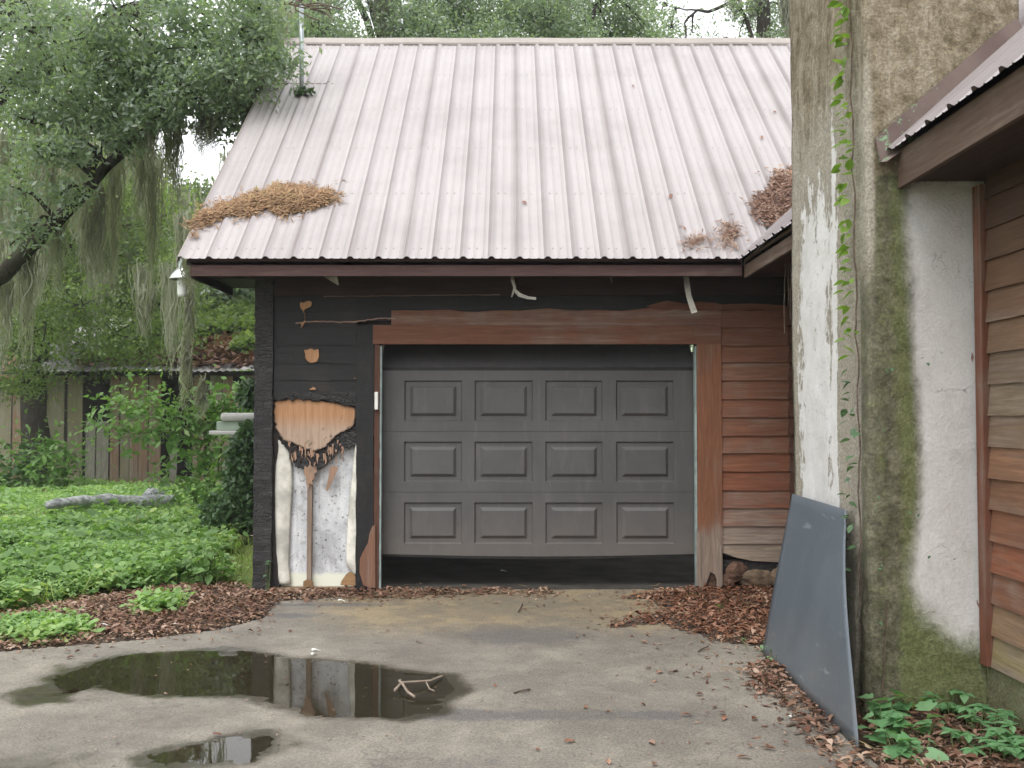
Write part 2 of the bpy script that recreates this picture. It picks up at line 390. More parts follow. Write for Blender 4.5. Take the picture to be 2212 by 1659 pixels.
def leafmat(name, stops, trans=.35, rough=.5, spec=.4):
    m, nt, b = mat(name); out = [n for n in nt.nodes if n.type == 'OUTPUT_MATERIAL'][0]
    g = nt.nodes.new('ShaderNodeNewGeometry'); oi = nt.nodes.new('ShaderNodeObjectInfo')
    f = math_(nt, 'FRACT', math_(nt, 'ADD', g.outputs['Random Per Island'], oi.outputs['Random']))
    big = noise(nt, nt.nodes.new('ShaderNodeTexCoord').outputs['Object'], 1.3, 3, .5)
    f = math_(nt, 'ADD', math_(nt, 'MULTIPLY', f, .6), math_(nt, 'MULTIPLY', mr(nt, big, .3, .7), .4))
    c = ramp(nt, f, stops)
    setp(b, nt, Base_Color=c, Roughness=rough); b.inputs['Specular IOR Level'].default_value = spec
    tb = nd(nt, 'ShaderNodeBsdfTranslucent', {'Color': mixc(nt, 1.0, c, (1.25, 1.35, .7), 'MULTIPLY')})
    mx = nd(nt, 'ShaderNodeMixShader', {0: trans, 1: b.outputs[0], 2: tb.outputs[0]})
    L(nt, mx.outputs[0], out.inputs[0]); return m
M['oakleaf'] = leafmat('oak_leaves', [(0, (.14, .19, .14)), (.5, (.21, .28, .20)), (.85, (.28, .36, .24)), (1, (.34, .42, .18))], .5, .30, .9)
M['farleaf'] = leafmat('far_leaves', [(0, (.08, .12, .05)), (.4, (.13, .19, .065)), (.8, (.19, .27, .085)), (1, (.28, .36, .11))], .45, .45)
M['brightleaf'] = leafmat('bright_leaves', [(0, (.14, .20, .055)), (.5, (.23, .33, .08)), (1, (.36, .45, .13))], .5, .5)
M['weed'] = leafmat('weed_leaves', [(0, (.14, .24, .09)), (.4, (.24, .39, .15)), (.8, (.36, .52, .21)), (1, (.52, .62, .25))], .45, .5)
M['bush'] = leafmat('shrub_leaves', [(0, (.09, .17, .05)), (.5, (.15, .27, .085)), (1, (.24, .37, .12))], .4, .45)
M['ivy'] = leafmat('ivy_leaves', [(0, (.05, .10, .045)), (.5, (.08, .145, .065)), (1, (.13, .20, .09))], .3, .42)
M['vine'] = leafmat('vine_leaves', [(0, (.11, .20, .04)), (.5, (.17, .29, .05)), (1, (.26, .38, .08))], .45, .42)
M['vinelow'] = leafmat('shaded_vine_leaves', [(0, (.055, .12, .06)), (.5, (.09, .17, .09)), (1, (.14, .23, .11))], .35, .42)
M['cornerweed'] = leafmat('creeper_leaves', [(0, (.11, .25, .10)), (.5, (.17, .35, .16)), (1, (.27, .46, .23))], .35, .45)
M['litter'] = leafmat('dead_leaves', [(0, (.05, .026, .018)), (.2, (.12, .056, .036)), (.45, (.20, .11, .072)), (.7, (.33, .21, .155)), (.9, (.48, .36, .28)), (1, (.42, .19, .07))], .12, .6, .35)
M['redlitter'] = leafmat('red_dead_leaves', [(0, (.06, .028, .018)), (.25, (.145, .06, .034)), (.5, (.24, .11, .065)), (.72, (.36, .20, .135)), (.9, (.50, .36, .27)), (1, (.52, .22, .08))], .12, .5, .4)
M['straw'] = leafmat('roof_straw', [(0, (.14, .085, .05)), (.35, (.28, .175, .10)), (.7, (.40, .26, .155)), (.88, (.22, .22, .07)), (1, (.58, .48, .35))], .1, .8, .2)
M['moss'] = leafmat('hanging_moss', [(0, (.19, .20, .155)), (.5, (.28, .29, .235)), (1, (.39, .395, .33))], .4, .8, .1)

def bark():
    m, nt, b = mat('oak_bark'); co = coords(nt)
    n = noise(nt, nd(nt, 'ShaderNodeMapping', {'Vector': co, 'Scale': (9, 9, 2.5)}).outputs[0], 2.0, 7, .7, .4); n2 = noise(nt, co, 1.7, 4, .6)
    c = ramp(nt, n, [(.25, (.016, .013, .011)), (.5, (.042, .036, .03)), (.75, (.09, .082, .068))])
    c = mixc(nt, mr(nt, n2, .5, .75, 0, .6), c, (.07, .085, .045))
    setp(b, nt, Base_Color=c, Roughness=.95, Normal=bump(nt, n, 1.0, .03)); b.inputs['Specular IOR Level'].default_value = .15
    return m
M['bark'] = bark()
def ground_mat():
    m, nt, b = mat('yard_ground'); co = coords(nt)
    n1 = noise(nt, co, .5, 6, .6); n2 = noise(nt, co, 7, 6, .7); n3 = noise(nt, co, 45, 4, .7)
    soil = mixc(nt, n3, (.045, .03, .022), (.16, .095, .065))
    grass = mixc(nt, n3, (.09, .14, .035), (.30, .36, .11))
    c = mixc(nt, mr(nt, math_(nt, 'ADD', math_(nt, 'MULTIPLY', attrn(nt, 'grass'), .9), math_(nt, 'MULTIPLY', n2, .5)), .45, .75), soil, grass)
    setp(b, nt, Base_Color=c, Roughness=.95, Normal=bump(nt, n3, .9, .03)); b.inputs['Specular IOR Level'].default_value = .1
    return m
M['ground'] = ground_mat()
def plywood():
    m, nt, b = mat('scorched_plywood'); co = coords(nt)
    g = noise(nt, nd(nt, 'ShaderNodeMapping', {'Vector': co, 'Scale': (26, 10, 1.6)}).outputs[0], 1.6, 6, .6, .6); n2 = noise(nt, co, 14, 5, .65)
    up = attrn(nt, 'up')
    top = mixc(nt, mr(nt, g, .3, .7), (.34, .175, .085), (.44, .245, .13)); low = mixc(nt, mr(nt, g, .3, .7), (.33, .23, .165), (.44, .33, .255))
    c = mixc(nt, mr(nt, up, .35, .75), low, top)
    c = mixc(nt, mr(nt, math_(nt, 'ADD', n2, math_(nt, 'MULTIPLY', up, -.20)), .50, .64, 0, .85), c, (.07, .048, .036))
    ed = attrn(nt, 'edge'); c = mixc(nt, mr(nt, math_(nt, 'ADD', ed, math_(nt, 'MULTIPLY', math_(nt, 'SUBTRACT', n2, .5), 1.2)), .15, .55), (.03, .02, .015), c)
    setp(b, nt, Base_Color=c, Roughness=.85, Normal=bump(nt, g, .5, .003)); return m
M['ply'] = plywood()
def drywall():
    m, nt, b = mat('mildewed_wallboard'); co = coords(nt)
    n1 = noise(nt, nd(nt, 'ShaderNodeMapping', {'Vector': co, 'Scale': (1.2, 1, .8)}).outputs[0], 3.2, 6, .65); n2 = noise(nt, co, 38, 5, .6); n3 = noise(nt, nd(nt, 'ShaderNodeMapping', {'Vector': co, 'Scale': (14, 1, 1)}).outputs[0], 3.0, 4, .6)
    c = ramp(nt, n1, [(.3, (.30, .30, .31)), (.48, (.50, .51, .53)), (.65, (.70, .71, .72))])
    c = mixc(nt, mr(nt, n3, .5, .75, 0, .35), c, (.26, .25, .25))
    c = mixc(nt, mr(nt, n2, .58, .68, 0, .85), c, (.06, .06, .062))
    n7 = noise(nt, co, 7, 6, .7); c = mixc(nt, mr(nt, n7, .52, .70, 0, .55), c, (.18, .175, .17))
    g = attrn(nt, 'low'); c = mixc(nt, mr(nt, math_(nt, 'ADD', g, math_(nt, 'MULTIPLY', n1, .5)), .75, 1.0), c, (.72, .73, .62))
    setp(b, nt, Base_Color=c, Roughness=.85); return m
M['drywall'] = drywall()
def sheetmat():
    m, nt, b = mat('grey_sheet'); co = coords(nt)
    n1 = noise(nt, co, 2.0, 5, .6)
    s = noise(nt, nd(nt, 'ShaderNodeMapping', {'Vector': co, 'Rotation': (.5, .3, .2), 'Scale': (60, 3, 3)}).outputs[0], 1.0, 3, .6)
    s2 = noise(nt, nd(nt, 'ShaderNodeMapping', {'Vector': co, 'Rotation': (1.2, .1, .9), 'Scale': (4, 90, 5)}).outputs[0], 1.0, 3, .6)
    c = mixc(nt, mr(nt, n1, .3, .7), (.092, .112, .130), (.108, .128, .146))
    dst = noise(nt, co, 5.0, 6, .7); sz_ = nd(nt, 'ShaderNodeSeparateXYZ', {0: co}).outputs[2]
    c = mixc(nt, mr(nt, math_(nt, 'SUBTRACT', dst, math_(nt, 'MULTIPLY', sz_, .45)), .34, .66, 0, .35), c, (.16, .15, .13))
    c = mixc(nt, math_(nt, 'MAXIMUM', mr(nt, s, .66, .70, 0, .30), mr(nt, s2, .67, .71, 0, .30)), c, (.36, .38, .40))
    setp(b, nt, Base_Color=c, Roughness=mr(nt, n1, .2, .8, .30, .45)); b.inputs['Specular IOR Level'].default_value = .5
    return m
M['sheet'] = sheetmat()
M['logwood'] = simple('bleached_log', (.55, .56, .57), .9, .5, 2.2, 1.0, .04, stretch=(1, 9, 9))
M['palegreen'] = simple('pale_green_enamel', (.32, .40, .32), .5, .2, 3)
M['whitecap'] = simple('white_enamel', (.52, .50, .49), .4, .12, 3)
M['shedroof'] = simple('rusty_shed_roof', (.36, .35, .35), .7, .5, 2)
M['bark_litter'] = simple('roof_litter_bed', (.20, .125, .08), .95, .5, 12, .9, .03)

RED = (.20, .072, .042); BRN = (.135, .062, .045); DBR = (.055, .033, .030)

# ------------------------------------------------------------------ ground, driveway, puddle
def axis_lines(a, b, fa, fb, fine, coarse):
    l = list(np.arange(a, fa, coarse))+list(np.arange(fa, fb, fine))+list(np.arange(fb, b+coarse*.5, coarse))
    return np.array(l)
def grid(xs, ys, zf):
    X, Y = np.meshgrid(xs, ys); V = np.stack([X, Y, np.zeros_like(X)], -1).reshape(-1, 3); V[:, 2] = zf(V)
    nx, ny = len(xs), len(ys); i = np.arange((ny-1)*(nx-1)); r = i//(nx-1); c = i % (nx-1); a = r*nx+c
    return V, np.stack([a, a+1, a+nx+1, a+nx], -1)
def in_poly(pts, poly):
    x, y = pts[:, 0], pts[:, 1]; ins = np.zeros(len(pts), bool); n = len(poly); j = n-1
    for i in range(n):
        xi, yi = poly[i][0], poly[i][1]; xj, yj = poly[j][0], poly[j][1]
        c = ((yi > y) != (yj > y)) & (x < (xj-xi)*(y-yi)/((yj-yi) or 1e-9)+xi); ins ^= c; j = i
    return ins
def poly_sd(pts, poly):
    d = np.full(len(pts), 1e9); n = len(poly); p = pts[:, :2]
    for i in range(n):
        a = np.array(poly[i][:2]); b = np.array(poly[(i+1) % n][:2]); ab = b-a
        t = np.clip(((p-a)@ab)/(ab@ab+1e-12), 0, 1); d = np.minimum(d, np.linalg.norm(p-a-t[:, None]*ab, axis=1))
    return np.where(in_poly(pts, poly), -d, d)
def gp(lst): return [tuple(G(x, y)) for x, y in lst]

# yard ground: one sheet to the horizon
xs = np.unique(np.concatenate([np.linspace(-160, -16, 13), np.arange(-16, 6, .25), np.linspace(6, 160, 13)]))
ys = np.unique(np.concatenate([np.linspace(-120, -6, 11), np.arange(-6, 16, .25), np.linspace(16, 220, 15)]))
DRIVE = gp([(-900, 1420), (0, 1408), (300, 1384), (470, 1362), (575, 1335), (600, 1300), (812, 1284)]) + \
        [(-1.20, .06, 0), (1.64, .06, 0)] + gp([(1560, 1290), (1690, 1300), (1720, 1400), (1740, 1480), (1850, 1625)]) + [(1.70, -5.2, 0), (1.9, -14, 0), (-9, -14, 0)]
def gz(V):
    z = -.045 + .05*(fbm(V, .45, 3)-.5)
    d = poly_sd(V, DRIVE); z = np.where(d < .3, np.minimum(z, -.035), z)
    wall = (V[:, 0] > -2.35) & (V[:, 0] < 2.6) & (V[:, 1] > -.2) & (V[:, 1] < 7); z = np.where(wall, -.06, z)
    z += .10*sstep(.4, 2.0, V[:, 0]*-.4-1.0)*(fbm(V, .9, 8)) * (d > .4)
    return z
V, F = grid(xs, ys, gz); me = mesh_np('ground', V, F, True)
dd = poly_sd(V, DRIVE)
gr = sstep(.5, 1.6, dd+(fbm(V, 1.1, 5)-.5)*1.2)*(V[:, 0] < -2)+(V[:, 1] > 7.5)*.7
attr(me, 'grass', np.clip(gr, 0, 1)); ground = put('ground', me, M['ground']); tag(ground, 'brown soil and grass of the yard', None, None, 'structure')

PUD1 = gp([(95, 1500), (140, 1458), (200, 1428), (300, 1411), (420, 1408), (540, 1408), (650, 1422), (760, 1437), (840, 1450), (915, 1460), (940, 1500),
           (930, 1525), (880, 1538), (780, 1538), (690, 1528), (630, 1512), (570, 1492), (480, 1490), (380, 1492), (310, 1484), (235, 1468), (165, 1484), (120, 1508)])
PUD2 = gp([(355, 1630), (430, 1604), (500, 1592), (580, 1590), (605, 1600), (565, 1620), (465, 1636), (380, 1640)])
PUD3 = gp([(-40, 1648), (60, 1632), (180, 1625), (230, 1640), (150, 1665), (-40, 1690)])
xs = axis_lines(-14, 2.2, -3.4, 2.0, .02, .4); ys = axis_lines(-14, .1, -4.5, .06, .02, .4)
def warp(V): return V+np.stack([(fbm(V, 2.6, 21)-.5)*.28, (fbm(V, 2.6, 22)-.5)*.28, V[:, 2]*0], -1)
def puddle_sd(V):
    Wv = warp(V); return np.minimum(poly_sd(Wv, PUD1), poly_sd(Wv, PUD2))
V, F = grid(xs, ys, lambda v: v[:, 2])
psd = puddle_sd(V)
V[:, 2] = .004*(fbm(V, 1.3, 31)-.5) + .006*(fbm(V, 9, 33)-.5)+.005*(vnoise(V, 33, 35)-.5) - .016*sstep(.20, -.14, psd)
keep = in_poly(V, DRIVE)
fk = keep[F].any(1); me = mesh_np('driveway', V, F[fk], True)
wet = sstep(.34, -.04, psd+.25*(fbm(V, 3.1, 41)-.5))*.9
isl = poly_sd(V, gp([(90, 1520), (240, 1470), (420, 1490), (640, 1510), (950, 1550), (700, 1620), (300, 1640), (60, 1600)]))
wet = np.maximum(wet, (.34+.35*(fbm(V, 2.2, 44)-.5))*sstep(.35, -.15, isl))
wet = np.maximum(wet, .5*sstep(.35, -.1, poly_sd(warp(V), PUD3)))
tan = sstep(-2.9, -.5, V[:, 1])*sstep(-2.2, -.9, V[:, 0])*.95
stn = np.zeros(len(V))
for (x, y, rx, ry, k) in [(1130, 1372, .75, .5, .8), (1060, 1352, .5, .3, .5), (640, 1330, .35, .18, .75), (1250, 1545, 1.0, .13, .9), (1010, 1545, .6, .15, .9), (1000, 1650, .8, .2, .5),
                          (700, 1306, .9, .10, .9), (1450, 1480, .5, .25, .25), (150, 1400, 1.0, .2, .3), (880, 1600, .6, .25, .25)]:
    c = G(x, y); r = ((V[:, 0]-c.x)/rx)**2+((V[:, 1]-c.y)/ry)**2; stn = np.maximum(stn, k*np.exp(-r*1.2))
attr(me, 'wet', wet); attr(me, 'tan', tan); attr(me, 'stain', stn)
drv = put('driveway', me, M['concrete']); tag(drv, 'stained concrete driveway in front of the garage', None, None, 'structure')
def water_sheet(name, poly, label, grow):
    c = np.mean(np.array(poly), 0); m_ = MB(); n = len(poly)
    pts = []
    for i in range(n):
        a = Vector(poly[i-1]); b = Vector(poly[i]); d = Vector(poly[(i+1) % n]); t = (d-a).normalized(); nrm = Vector((t.y, -t.x, 0))
        q = b+nrm*grow
        if in_poly(np.array([[q.x, q.y, 0]]), poly)[0]: q = b-nrm*grow
        pts.append((q.x, q.y, -.0068))
    m_.add(pts, [tuple(range(n))]); me = m_.mesh(name)
    bm = bmesh.new(); bm.from_mesh(me); bmesh.ops.triangulate(bm, faces=bm.faces[:]); bm.normal_update()
    for f in bm.faces:
        if f.normal.z < 0: f.normal_flip()
    bm.to_mesh(me); bm.free()
    o = put(name, me, M['water']); tag(o, label, None, None, 'structure'); return o
water_sheet('puddle_water', PUD1, 'long curved rain puddle on the driveway', .13)
water_sheet('puddle_water', PUD2, 'small bright rain puddle near the front of the driveway', .12)
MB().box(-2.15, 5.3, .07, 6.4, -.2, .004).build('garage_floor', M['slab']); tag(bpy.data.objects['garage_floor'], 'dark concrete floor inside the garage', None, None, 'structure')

# ------------------------------------------------------------------ garage
PITCH = .887; EY = -.55; RY = 3.04; ZE = 2.79; ZR = ZE+PITCH*(RY-EY); XL = -2.68; VX = 1.86; RX = VX+(RY-EY)
gar = thing('garage', (0, 3, 0), 'garage with pale ribbed metal roof, fire-charred left corner and half-raised grey door', 'garage')

def board(name, x0, x1, z0, z1, col, wth, m=None, parent=gar, thick=.020, top=.007, rag=.0015, seed=0, y=0.0, bottom=None, topf=None):
    """lap board facing -Y: bottom edge proud, top edge tucked; ragged lower edge"""
    r = random.Random(seed or hash((round(x0*100), round(z0*100))) & 0xffff); n = max(2, int((x1-x0)/.12)); b = MB(); vs = []
    for i in range(n+1):
        t = i/n; x = x0+(x1-x0)*t; dz = r.uniform(-rag, rag); db = bottom(t) if bottom else 0; z1_ = z1+(topf(t) if topf else 0)
        wv = .0025*math.sin(t*3.3+seed)
        vs += [(x, y-thick+wv, z0+dz+db), (x, y-top+wv, z1_), (x, y+.012, z1_), (x, y+.012, z0+dz+db)]
    fs = []
    for i in range(n):
        a = i*4; c = a+4
        fs += [(a, c, c+1, a+1), (a+1, c+1, c+2, a+2), (a+3, a+2, c+2, c+3), (a, a+3, c+3, c)]
    fs += [(0, 1, 2, 3), (n*4+3, n*4+2, n*4+1, n*4)]
    b.add(vs, fs); o = b.build(name, m or M['board'], parent); o.color = (*col, wth); return o

def Xw(x, y=900): return W(x, y)[0]
def Zw(y): return W(1106, y)[1]
XP0, XP1 = Xw(551), Xw(590); XC = Xw(771); XD0, XD1 = Xw(822), Xw(1503); XT1 = Xw(1557); XS1 = 2.44
ZTOP = 2.70
# structural shell behind the cladding
wl = MB(); wl.box(XP0+.02, XP1+.06, .03, .16, 0, ZTOP+.2).box(XC-.02, XD0-.012, .03, .15, 0, ZTOP+.2).box(XD1+.012, XS1+.3, .03, .15, .28, ZTOP+.2).box(XD1+.012, XT1, .032, .15, 0, .28)
wl.box(XP1+.06, XC-.02, .03, .15, Zw(960), ZTOP+.2).box(XD0-.012, XD1+.012, .03, .15, Zw(742), ZTOP+.2)
wl.box(XT1, XS1+.3, .10, .2, 0, .28)
wl.build('front_wall', M['dark'], gar)
sw = MB(); sw.add([(XP0+.01, .16, 0), (XP0+.01, 6.6, 0), (XP0+.01, 6.6, 2.3), (XP0+.01, RY, ZR-.12), (XP0+.01, .16, 2.9), (XP0+.11, .16, 0), (XP0+.11, 6.6, 0), (XP0+.11, 6.6, 2.3), (XP0+.11, RY, ZR-.12), (XP0+.11, .16, 2.9)],
       [(0, 4, 3, 2, 1), (5, 6, 7, 8, 9), (0, 5, 9, 4), (4, 9, 8, 3), (3, 8, 7, 2), (2, 7, 6, 1), (1, 6, 5, 0)])
sw.build('gable_wall', M['char'], gar)
MB().box(XP0+.12, 5.4, 6.5, 6.6, 0, 2.5).build('back_wall', M['dark'], gar)
# charred corner post
pb = MB(); r = random.Random(3); n = 40; vs = []
for i in range(n+1):
    z = .0+(ZTOP+.02)*i/n; j = lambda: r.uniform(-.005, .005)
    vs += [(XP0+j(), -.035+j(), z), (XP1+j(), -.035+j(), z), (XP1+j(), .05, z), (XP0+j(), .07, z)]
fs = [(a, a+1, a+5, a+4) for a in range(0, n*4, 4)]+[(a+1, a+2, a+6, a+5) for a in range(0, n*4, 4)]+[(a+3, a, a+4, a+7) for a in range(0, n*4, 4)]+[(0, 3, 2, 1), (n*4, n*4+1, n*4+2, n*4+3)]
pb.add(vs, fs).build('corner_post', M['char'], gar)
# charred lap boards left of the door
e = [668, 707, 746, 785, 822, 861]
for i in range(5):
    board('charred_board', XP1+.004, XC-.002, Zw(e[i+1]), Zw(e[i])+.012, DBR, .1, M['charboard'], seed=20+i, rag=.005, thick=.014)
# ragged lower edge of the last charred board, over the plywood
# long boards above the door
board('charred_board', XP1+.004, XS1, Zw(638), ZTOP, (.05, .033, .03), .12, M['board'], seed=31, rag=.004, thick=.026)
board('charred_board', XP1+.004, XS1, Zw(671), Zw(638)+.012, DBR, .1, M['charboard'], seed=32, rag=.006, thick=.016)
board('charred_board', XP1+.004, Xw(852), Zw(706)+.02, Zw(671)+.010, DBR, .1, M['charboard'], seed=33, rag=.006, thick=.018, bottom=lambda t: .035*t)
board('siding_board', Xw(845), XT1+.002, Zw(703), Zw(671)+.006, (.20, .092, .06), .40, seed=34, rag=.003, thick=.026, top=.022, topf=lambda t: -.012+.008*math.sin(t*17)+.007*math.sin(t*41+1)+.018*t)
# thin pale splits along the burnt edges
def ribbon_poly(pts, y, name, m, col=None, wth=.3, th=.006):
    b = MB(); b.prism(pts, y-th, y); o = b.build(name, m, gar)
    if col: o.color = (*col, wth)
    return o
sp = []
for i in range(30):
    t = i/29; x = 640+215*t; y = 698-10*t-2*math.sin(t*9)+(random.random()-.5)*1.5
    sp.append(W(x, y))
sp2 = [(a, b-.008-.006*random.random()) for a, b in sp][::-1]
ribbon_poly(sp+sp2, -.022, 'split_edge', M['board'], (.30, .17, .12), .5)
sp = [W(700+380*t, 640.5-3.5*t+(random.random()-.5)) for t in np.linspace(0, 1, 30)]
ribbon_poly(sp+[(a, b-.004-.003*random.random()) for a, b in sp][::-1], -.028, 'split_edge', M['board'], (.20, .12, .09), .4, .004)
# burnt ragged flap at the right of the charred band
rg = [W(x, y) for x, y in [(1420, 655), (1440, 650), (1462, 654), (1480, 657), (1510, 652), (1545, 655), (1560, 660), (1560, 670), (1500, 672), (1460, 668), (1440, 672), (1410, 668), (1395, 662)]]
ribbon_poly(rg, -.021, 'burnt_flap', M['board'], (.17, .075, .045), .3, .008)
# door trim
board_tr = MB().box(Xw(806), Xw(1557), -.036, .03, Zw(744), Zw(703)).build('header_trim', M['board'], gar, bevel=.003); board_tr.color = (.19, .085, .053, .30)
def ragged_post(name, x0, x1, y0, y1, z0, z1, m, col, wth, seed, rag=.004, botL=0, botR=0, notch=0, wear=0):
    r = random.Random(seed); b = MB(); n = 36; vs = []
    k = 6
    for i in range(n+1):
        t = i/n
        for q in range(k+1):
            s_ = q/k; zb = z0+botL*(1-s_)+botR*s_+(notch*math.exp(-((s_-.55)/.22)**2) if notch else 0)+(r.uniform(0, .02) if notch else 0)
            z = zb+(z1-zb)*t; jj = r.uniform(-rag, rag) if q in (0, k) else 0
            vs.append((x0+(x1-x0)*s_+jj, y0+r.uniform(-.0012, .0012), z))
    fs = [(i*(k+1)+q, i*(k+1)+q+1, (i+1)*(k+1)+q+1, (i+1)*(k+1)+q) for i in range(n) for q in range(k)]
    o = len(vs); vs += [(a, y1, c) for a, b_, c in vs]
    fs += [(f[3]+o, f[2]+o, f[1]+o, f[0]+o) for f in fs]
    for i in range(n):
        a = i*(k+1); c = (i+1)*(k+1); fs += [(a, c, c+o, a+o), (a+k, a+k+o, c+k+o, c+k)]
    for q in range(k):
        fs += [(q, q+o, q+1+o, q+1), (n*(k+1)+q, n*(k+1)+q+1, n*(k+1)+q+1+o, n*(k+1)+q+o)]
    b.add(vs, fs); ob = b.build(name, m, gar)
    if wear: attr(ob.data, 'wear', sstep(wear, wear*.25, np.array([v[2] for v in vs])))
    ob.color = (*col, wth); return ob
ragged_post('door_trim', XC, Xw(808), -.032, .03, .0, Zw(704), M['charboard'], DBR, .1, 5, .003)
ragged_post('door_trim', Xw(808)+.001, XD0-.006, -.020, .03, .0, Zw(744), M['vboard'], (.11, .055, .038), .28, 6, .003)
ragged_post('door_trim', XD1+.006, XT1, -.034, .03, .0, Zw(744)-.001, M['vboard'], (.225, .10, .055), .30, 8, .003, 0, .02, .16, .75)
MB().box(Xw(1506)+.02, XT1-.02, -.004, .03, .0, .26).build('rotten_core', M['rot'], gar)
# grey weathered foot of the right trim: overlay splinters
for (xa, xb, ya, yb) in [(1503, 1512, 1140, 1272), (1546, 1557, 1160, 1268)]:
    b = MB(); pts = [W(xa, ya), W(xb, ya+20), W(xb, yb), W((xa+xb)/2, yb+3), W(xa, yb-5)]; b.prism(pts, -.041, -.033); o = b.build('splinter', M['vboard'], gar); o.color = (.25, .2, .14, .75)
# brown burnt-through foot of the left trim
pts = [W(x, y) for x, y in [(806, 1135), (800, 1150), (796, 1172), (786, 1190), (779, 1205), (778, 1235), (786, 1262), (800, 1268), (812, 1268), (812, 1132)]]
b = MB(); b.prism(pts, -.038, -.0325); o = b.build('bare_wood_patch', M['vboard'], gar); o.color = (.22, .115, .075, .35)
# weather strips and door sensor
MB().box(XD0-.006, XD0+.010, -.012, .05, 0.0, Zw(748)).build('jamb_strip', M['strip'], gar)
MB().box(XD1-.010, XD1+.006, -.012, .05, 0.0, Zw(748)).build('jamb_strip', M['strip'], gar)
x0, z0 = W(811, 885); x1, z1 = W(818.5, 847); MB().box(x0, x1, -.06, -.021, z0, z1).build('sensor_box', M['plastic'], gar, bevel=.004)
# right-hand siding
rb = [655, 670, 708, 747, 783, 822, 862, 901, 941, 979, 1018, 1059, 1097, 1136, 1174, 1206]
cols = [((.20, .095, .06), .18), ((.21, .10, .064), .26), ((.21, .098, .06), .28), ((.215, .10, .062), .32), ((.225, .115, .075), .36), ((.215, .098, .06), .33), ((.225, .10, .06), .33), ((.215, .098, .06), .33), ((.235, .105, .062), .34), ((.24, .10, .056), .30), ((.23, .092, .053), .28), ((.235, .10, .062), .36), ((.245, .11, .07), .44), ((.29, .22, .17), .62), ((.33, .265, .16), .66)]
for i in range(15):
    bt = None
    if i == 14: bt = lambda t: .045*max(0, 1-t*3.5)-.035*t
    board('siding_board', XT1+.003, XS1, Zw(rb[i+1]), Zw(rb[i])+.012, cols[i][0], cols[i][1], seed=60+i, rag=.0025 if i < 13 else .006, thick=.024, bottom=bt)
# dark sill bar filling the black gap, and rubble, under the right siding
b = MB(); r = random.Random(9)
b.box(XT1+.01, XS1, .0, .09, .14, .26); b.build('dark_sill', M['char'], gar)
def lump(name, m, c, rx, ry, rz, seed, parent, sub=3, amp=.35):
    bm = bmesh.new(); bmesh.ops.create_icosphere(bm, subdivisions=sub, radius=1)
    co = np.array([v.co[:] for v in bm.verts]); k = 1+amp*(fbm(co, 1.3, seed)-.5)*2+amp*.5*(fbm(co, 4, seed+5)-.5)
    for v, q in zip(bm.verts, co*k[:, None]): v.co = (c[0]+q[0]*rx, c[1]+q[1]*ry, c[2]+q[2]*rz)
    me = bpy.data.meshes.new(name); bm.to_mesh(me); bm.free(); return put(name, me, m, parent)
for (x, y, rx, rz, mm, sd) in [(1590, 1232, .11, .09, 'rot', 1), (1640, 1250, .17, .08, 'foundation', 2), (1690, 1248, .14, .09, 'foundation', 3), (1572, 1255, .08, .06, 'rot', 4), (1720, 1255, .15, .08, 'foundation', 5)]:
    xx, zz = W(x, y); lump('rotten_block', M[mm], (xx, .02, zz), rx, .05, rz, sd, gar)

# burnt-out wall bay: wallboard, stud, plywood, paper curls
V, F = grid(np.linspace(XP1-.0, XC+.02, 20), np.linspace(0, 1, 40), lambda v: v[:, 2]*0)
zt = Zw(950); VV = np.stack([V[:, 0], .085+.006*(fbm(V*np.array([1, 1.3, 1]), 3, 4)-.5), .015+V[:, 1]*(zt-.015)], -1)
me = mesh_np('wallboard', VV, F[:, ::1], True); attr(me, 'low', sstep(.22, .0, V[:, 1])); put('wallboard', me, M['drywall'], gar)
b = MB(); pz0 = Zw(1262); b.box(Xw(663), Xw(673), .035, .08, .02, Zw(985)); o = b.build('stud', M['vboard'], gar, bevel=.002); o.color = (.30, .19, .12, .5)
b = MB(); b.box(XP1+.01, XD0-.02, -.01, .084, .0, .022); o = b.build('sill_plate', M['board'], gar); o.color = (.20, .13, .07, .4)
def poly_sheet(name, px, y, th, m, attrs=None, res=.02, wav=.004, edgew=.05):
    """thin panel cut to an outline in the wall plane, with thickness and small waves"""
    poly = [W(a, b_, y) for a, b_ in px]; xs_ = [p[0] for p in poly]; zs_ = [p[1] for p in poly]
    gx = np.arange(min(xs_), max(xs_)+res, res); gzv = np.arange(min(zs_), max(zs_)+res, res)
    X, Z = np.meshgrid(gx, gzv); pts = np.stack([X.ravel(), Z.ravel(), 0*X.ravel()], -1)
    nx, ny = len(gx), len(gzv); i = np.arange((ny-1)*(nx-1)); rr = i//(nx-1); cc = i % (nx-1); a = rr*nx+cc; Fq = np.stack([a, a+1, a+nx+1, a+nx], -1)
    wp = pts+np.stack([(vnoise(pts, 40, 3)-.5)*.02, (vnoise(pts, 40, 4)-.5)*.02, 0*X.ravel()], -1)
    ins = in_poly(wp, poly); Fq = Fq[ins[Fq].all(1)]
    V3 = np.stack([pts[:, 0], y+wav*(fbm(pts, 6, 2)-.5)*2, pts[:, 1]], -1)
    me = mesh_np(name, V3, Fq); attr(me, 'edge', np.clip(-poly_sd(wp, poly)/edgew, 0, 1))
    if attrs: attr(me, attrs[0], attrs[1](V3))
    bm = bmesh.new(); bm.from_mesh(me); bmesh.ops.delete(bm, geom=[v for v in bm.verts if not v.link_faces], context='VERTS'); bm.to_mesh(me); bm.free()
    o = put(name, me, m, gar); s = o.modifiers.new('t', 'SOLIDIFY'); s.thickness = th; s.offset = -1 if th > 0 else 1; return o
zA, zB = Zw(862), Zw(980)
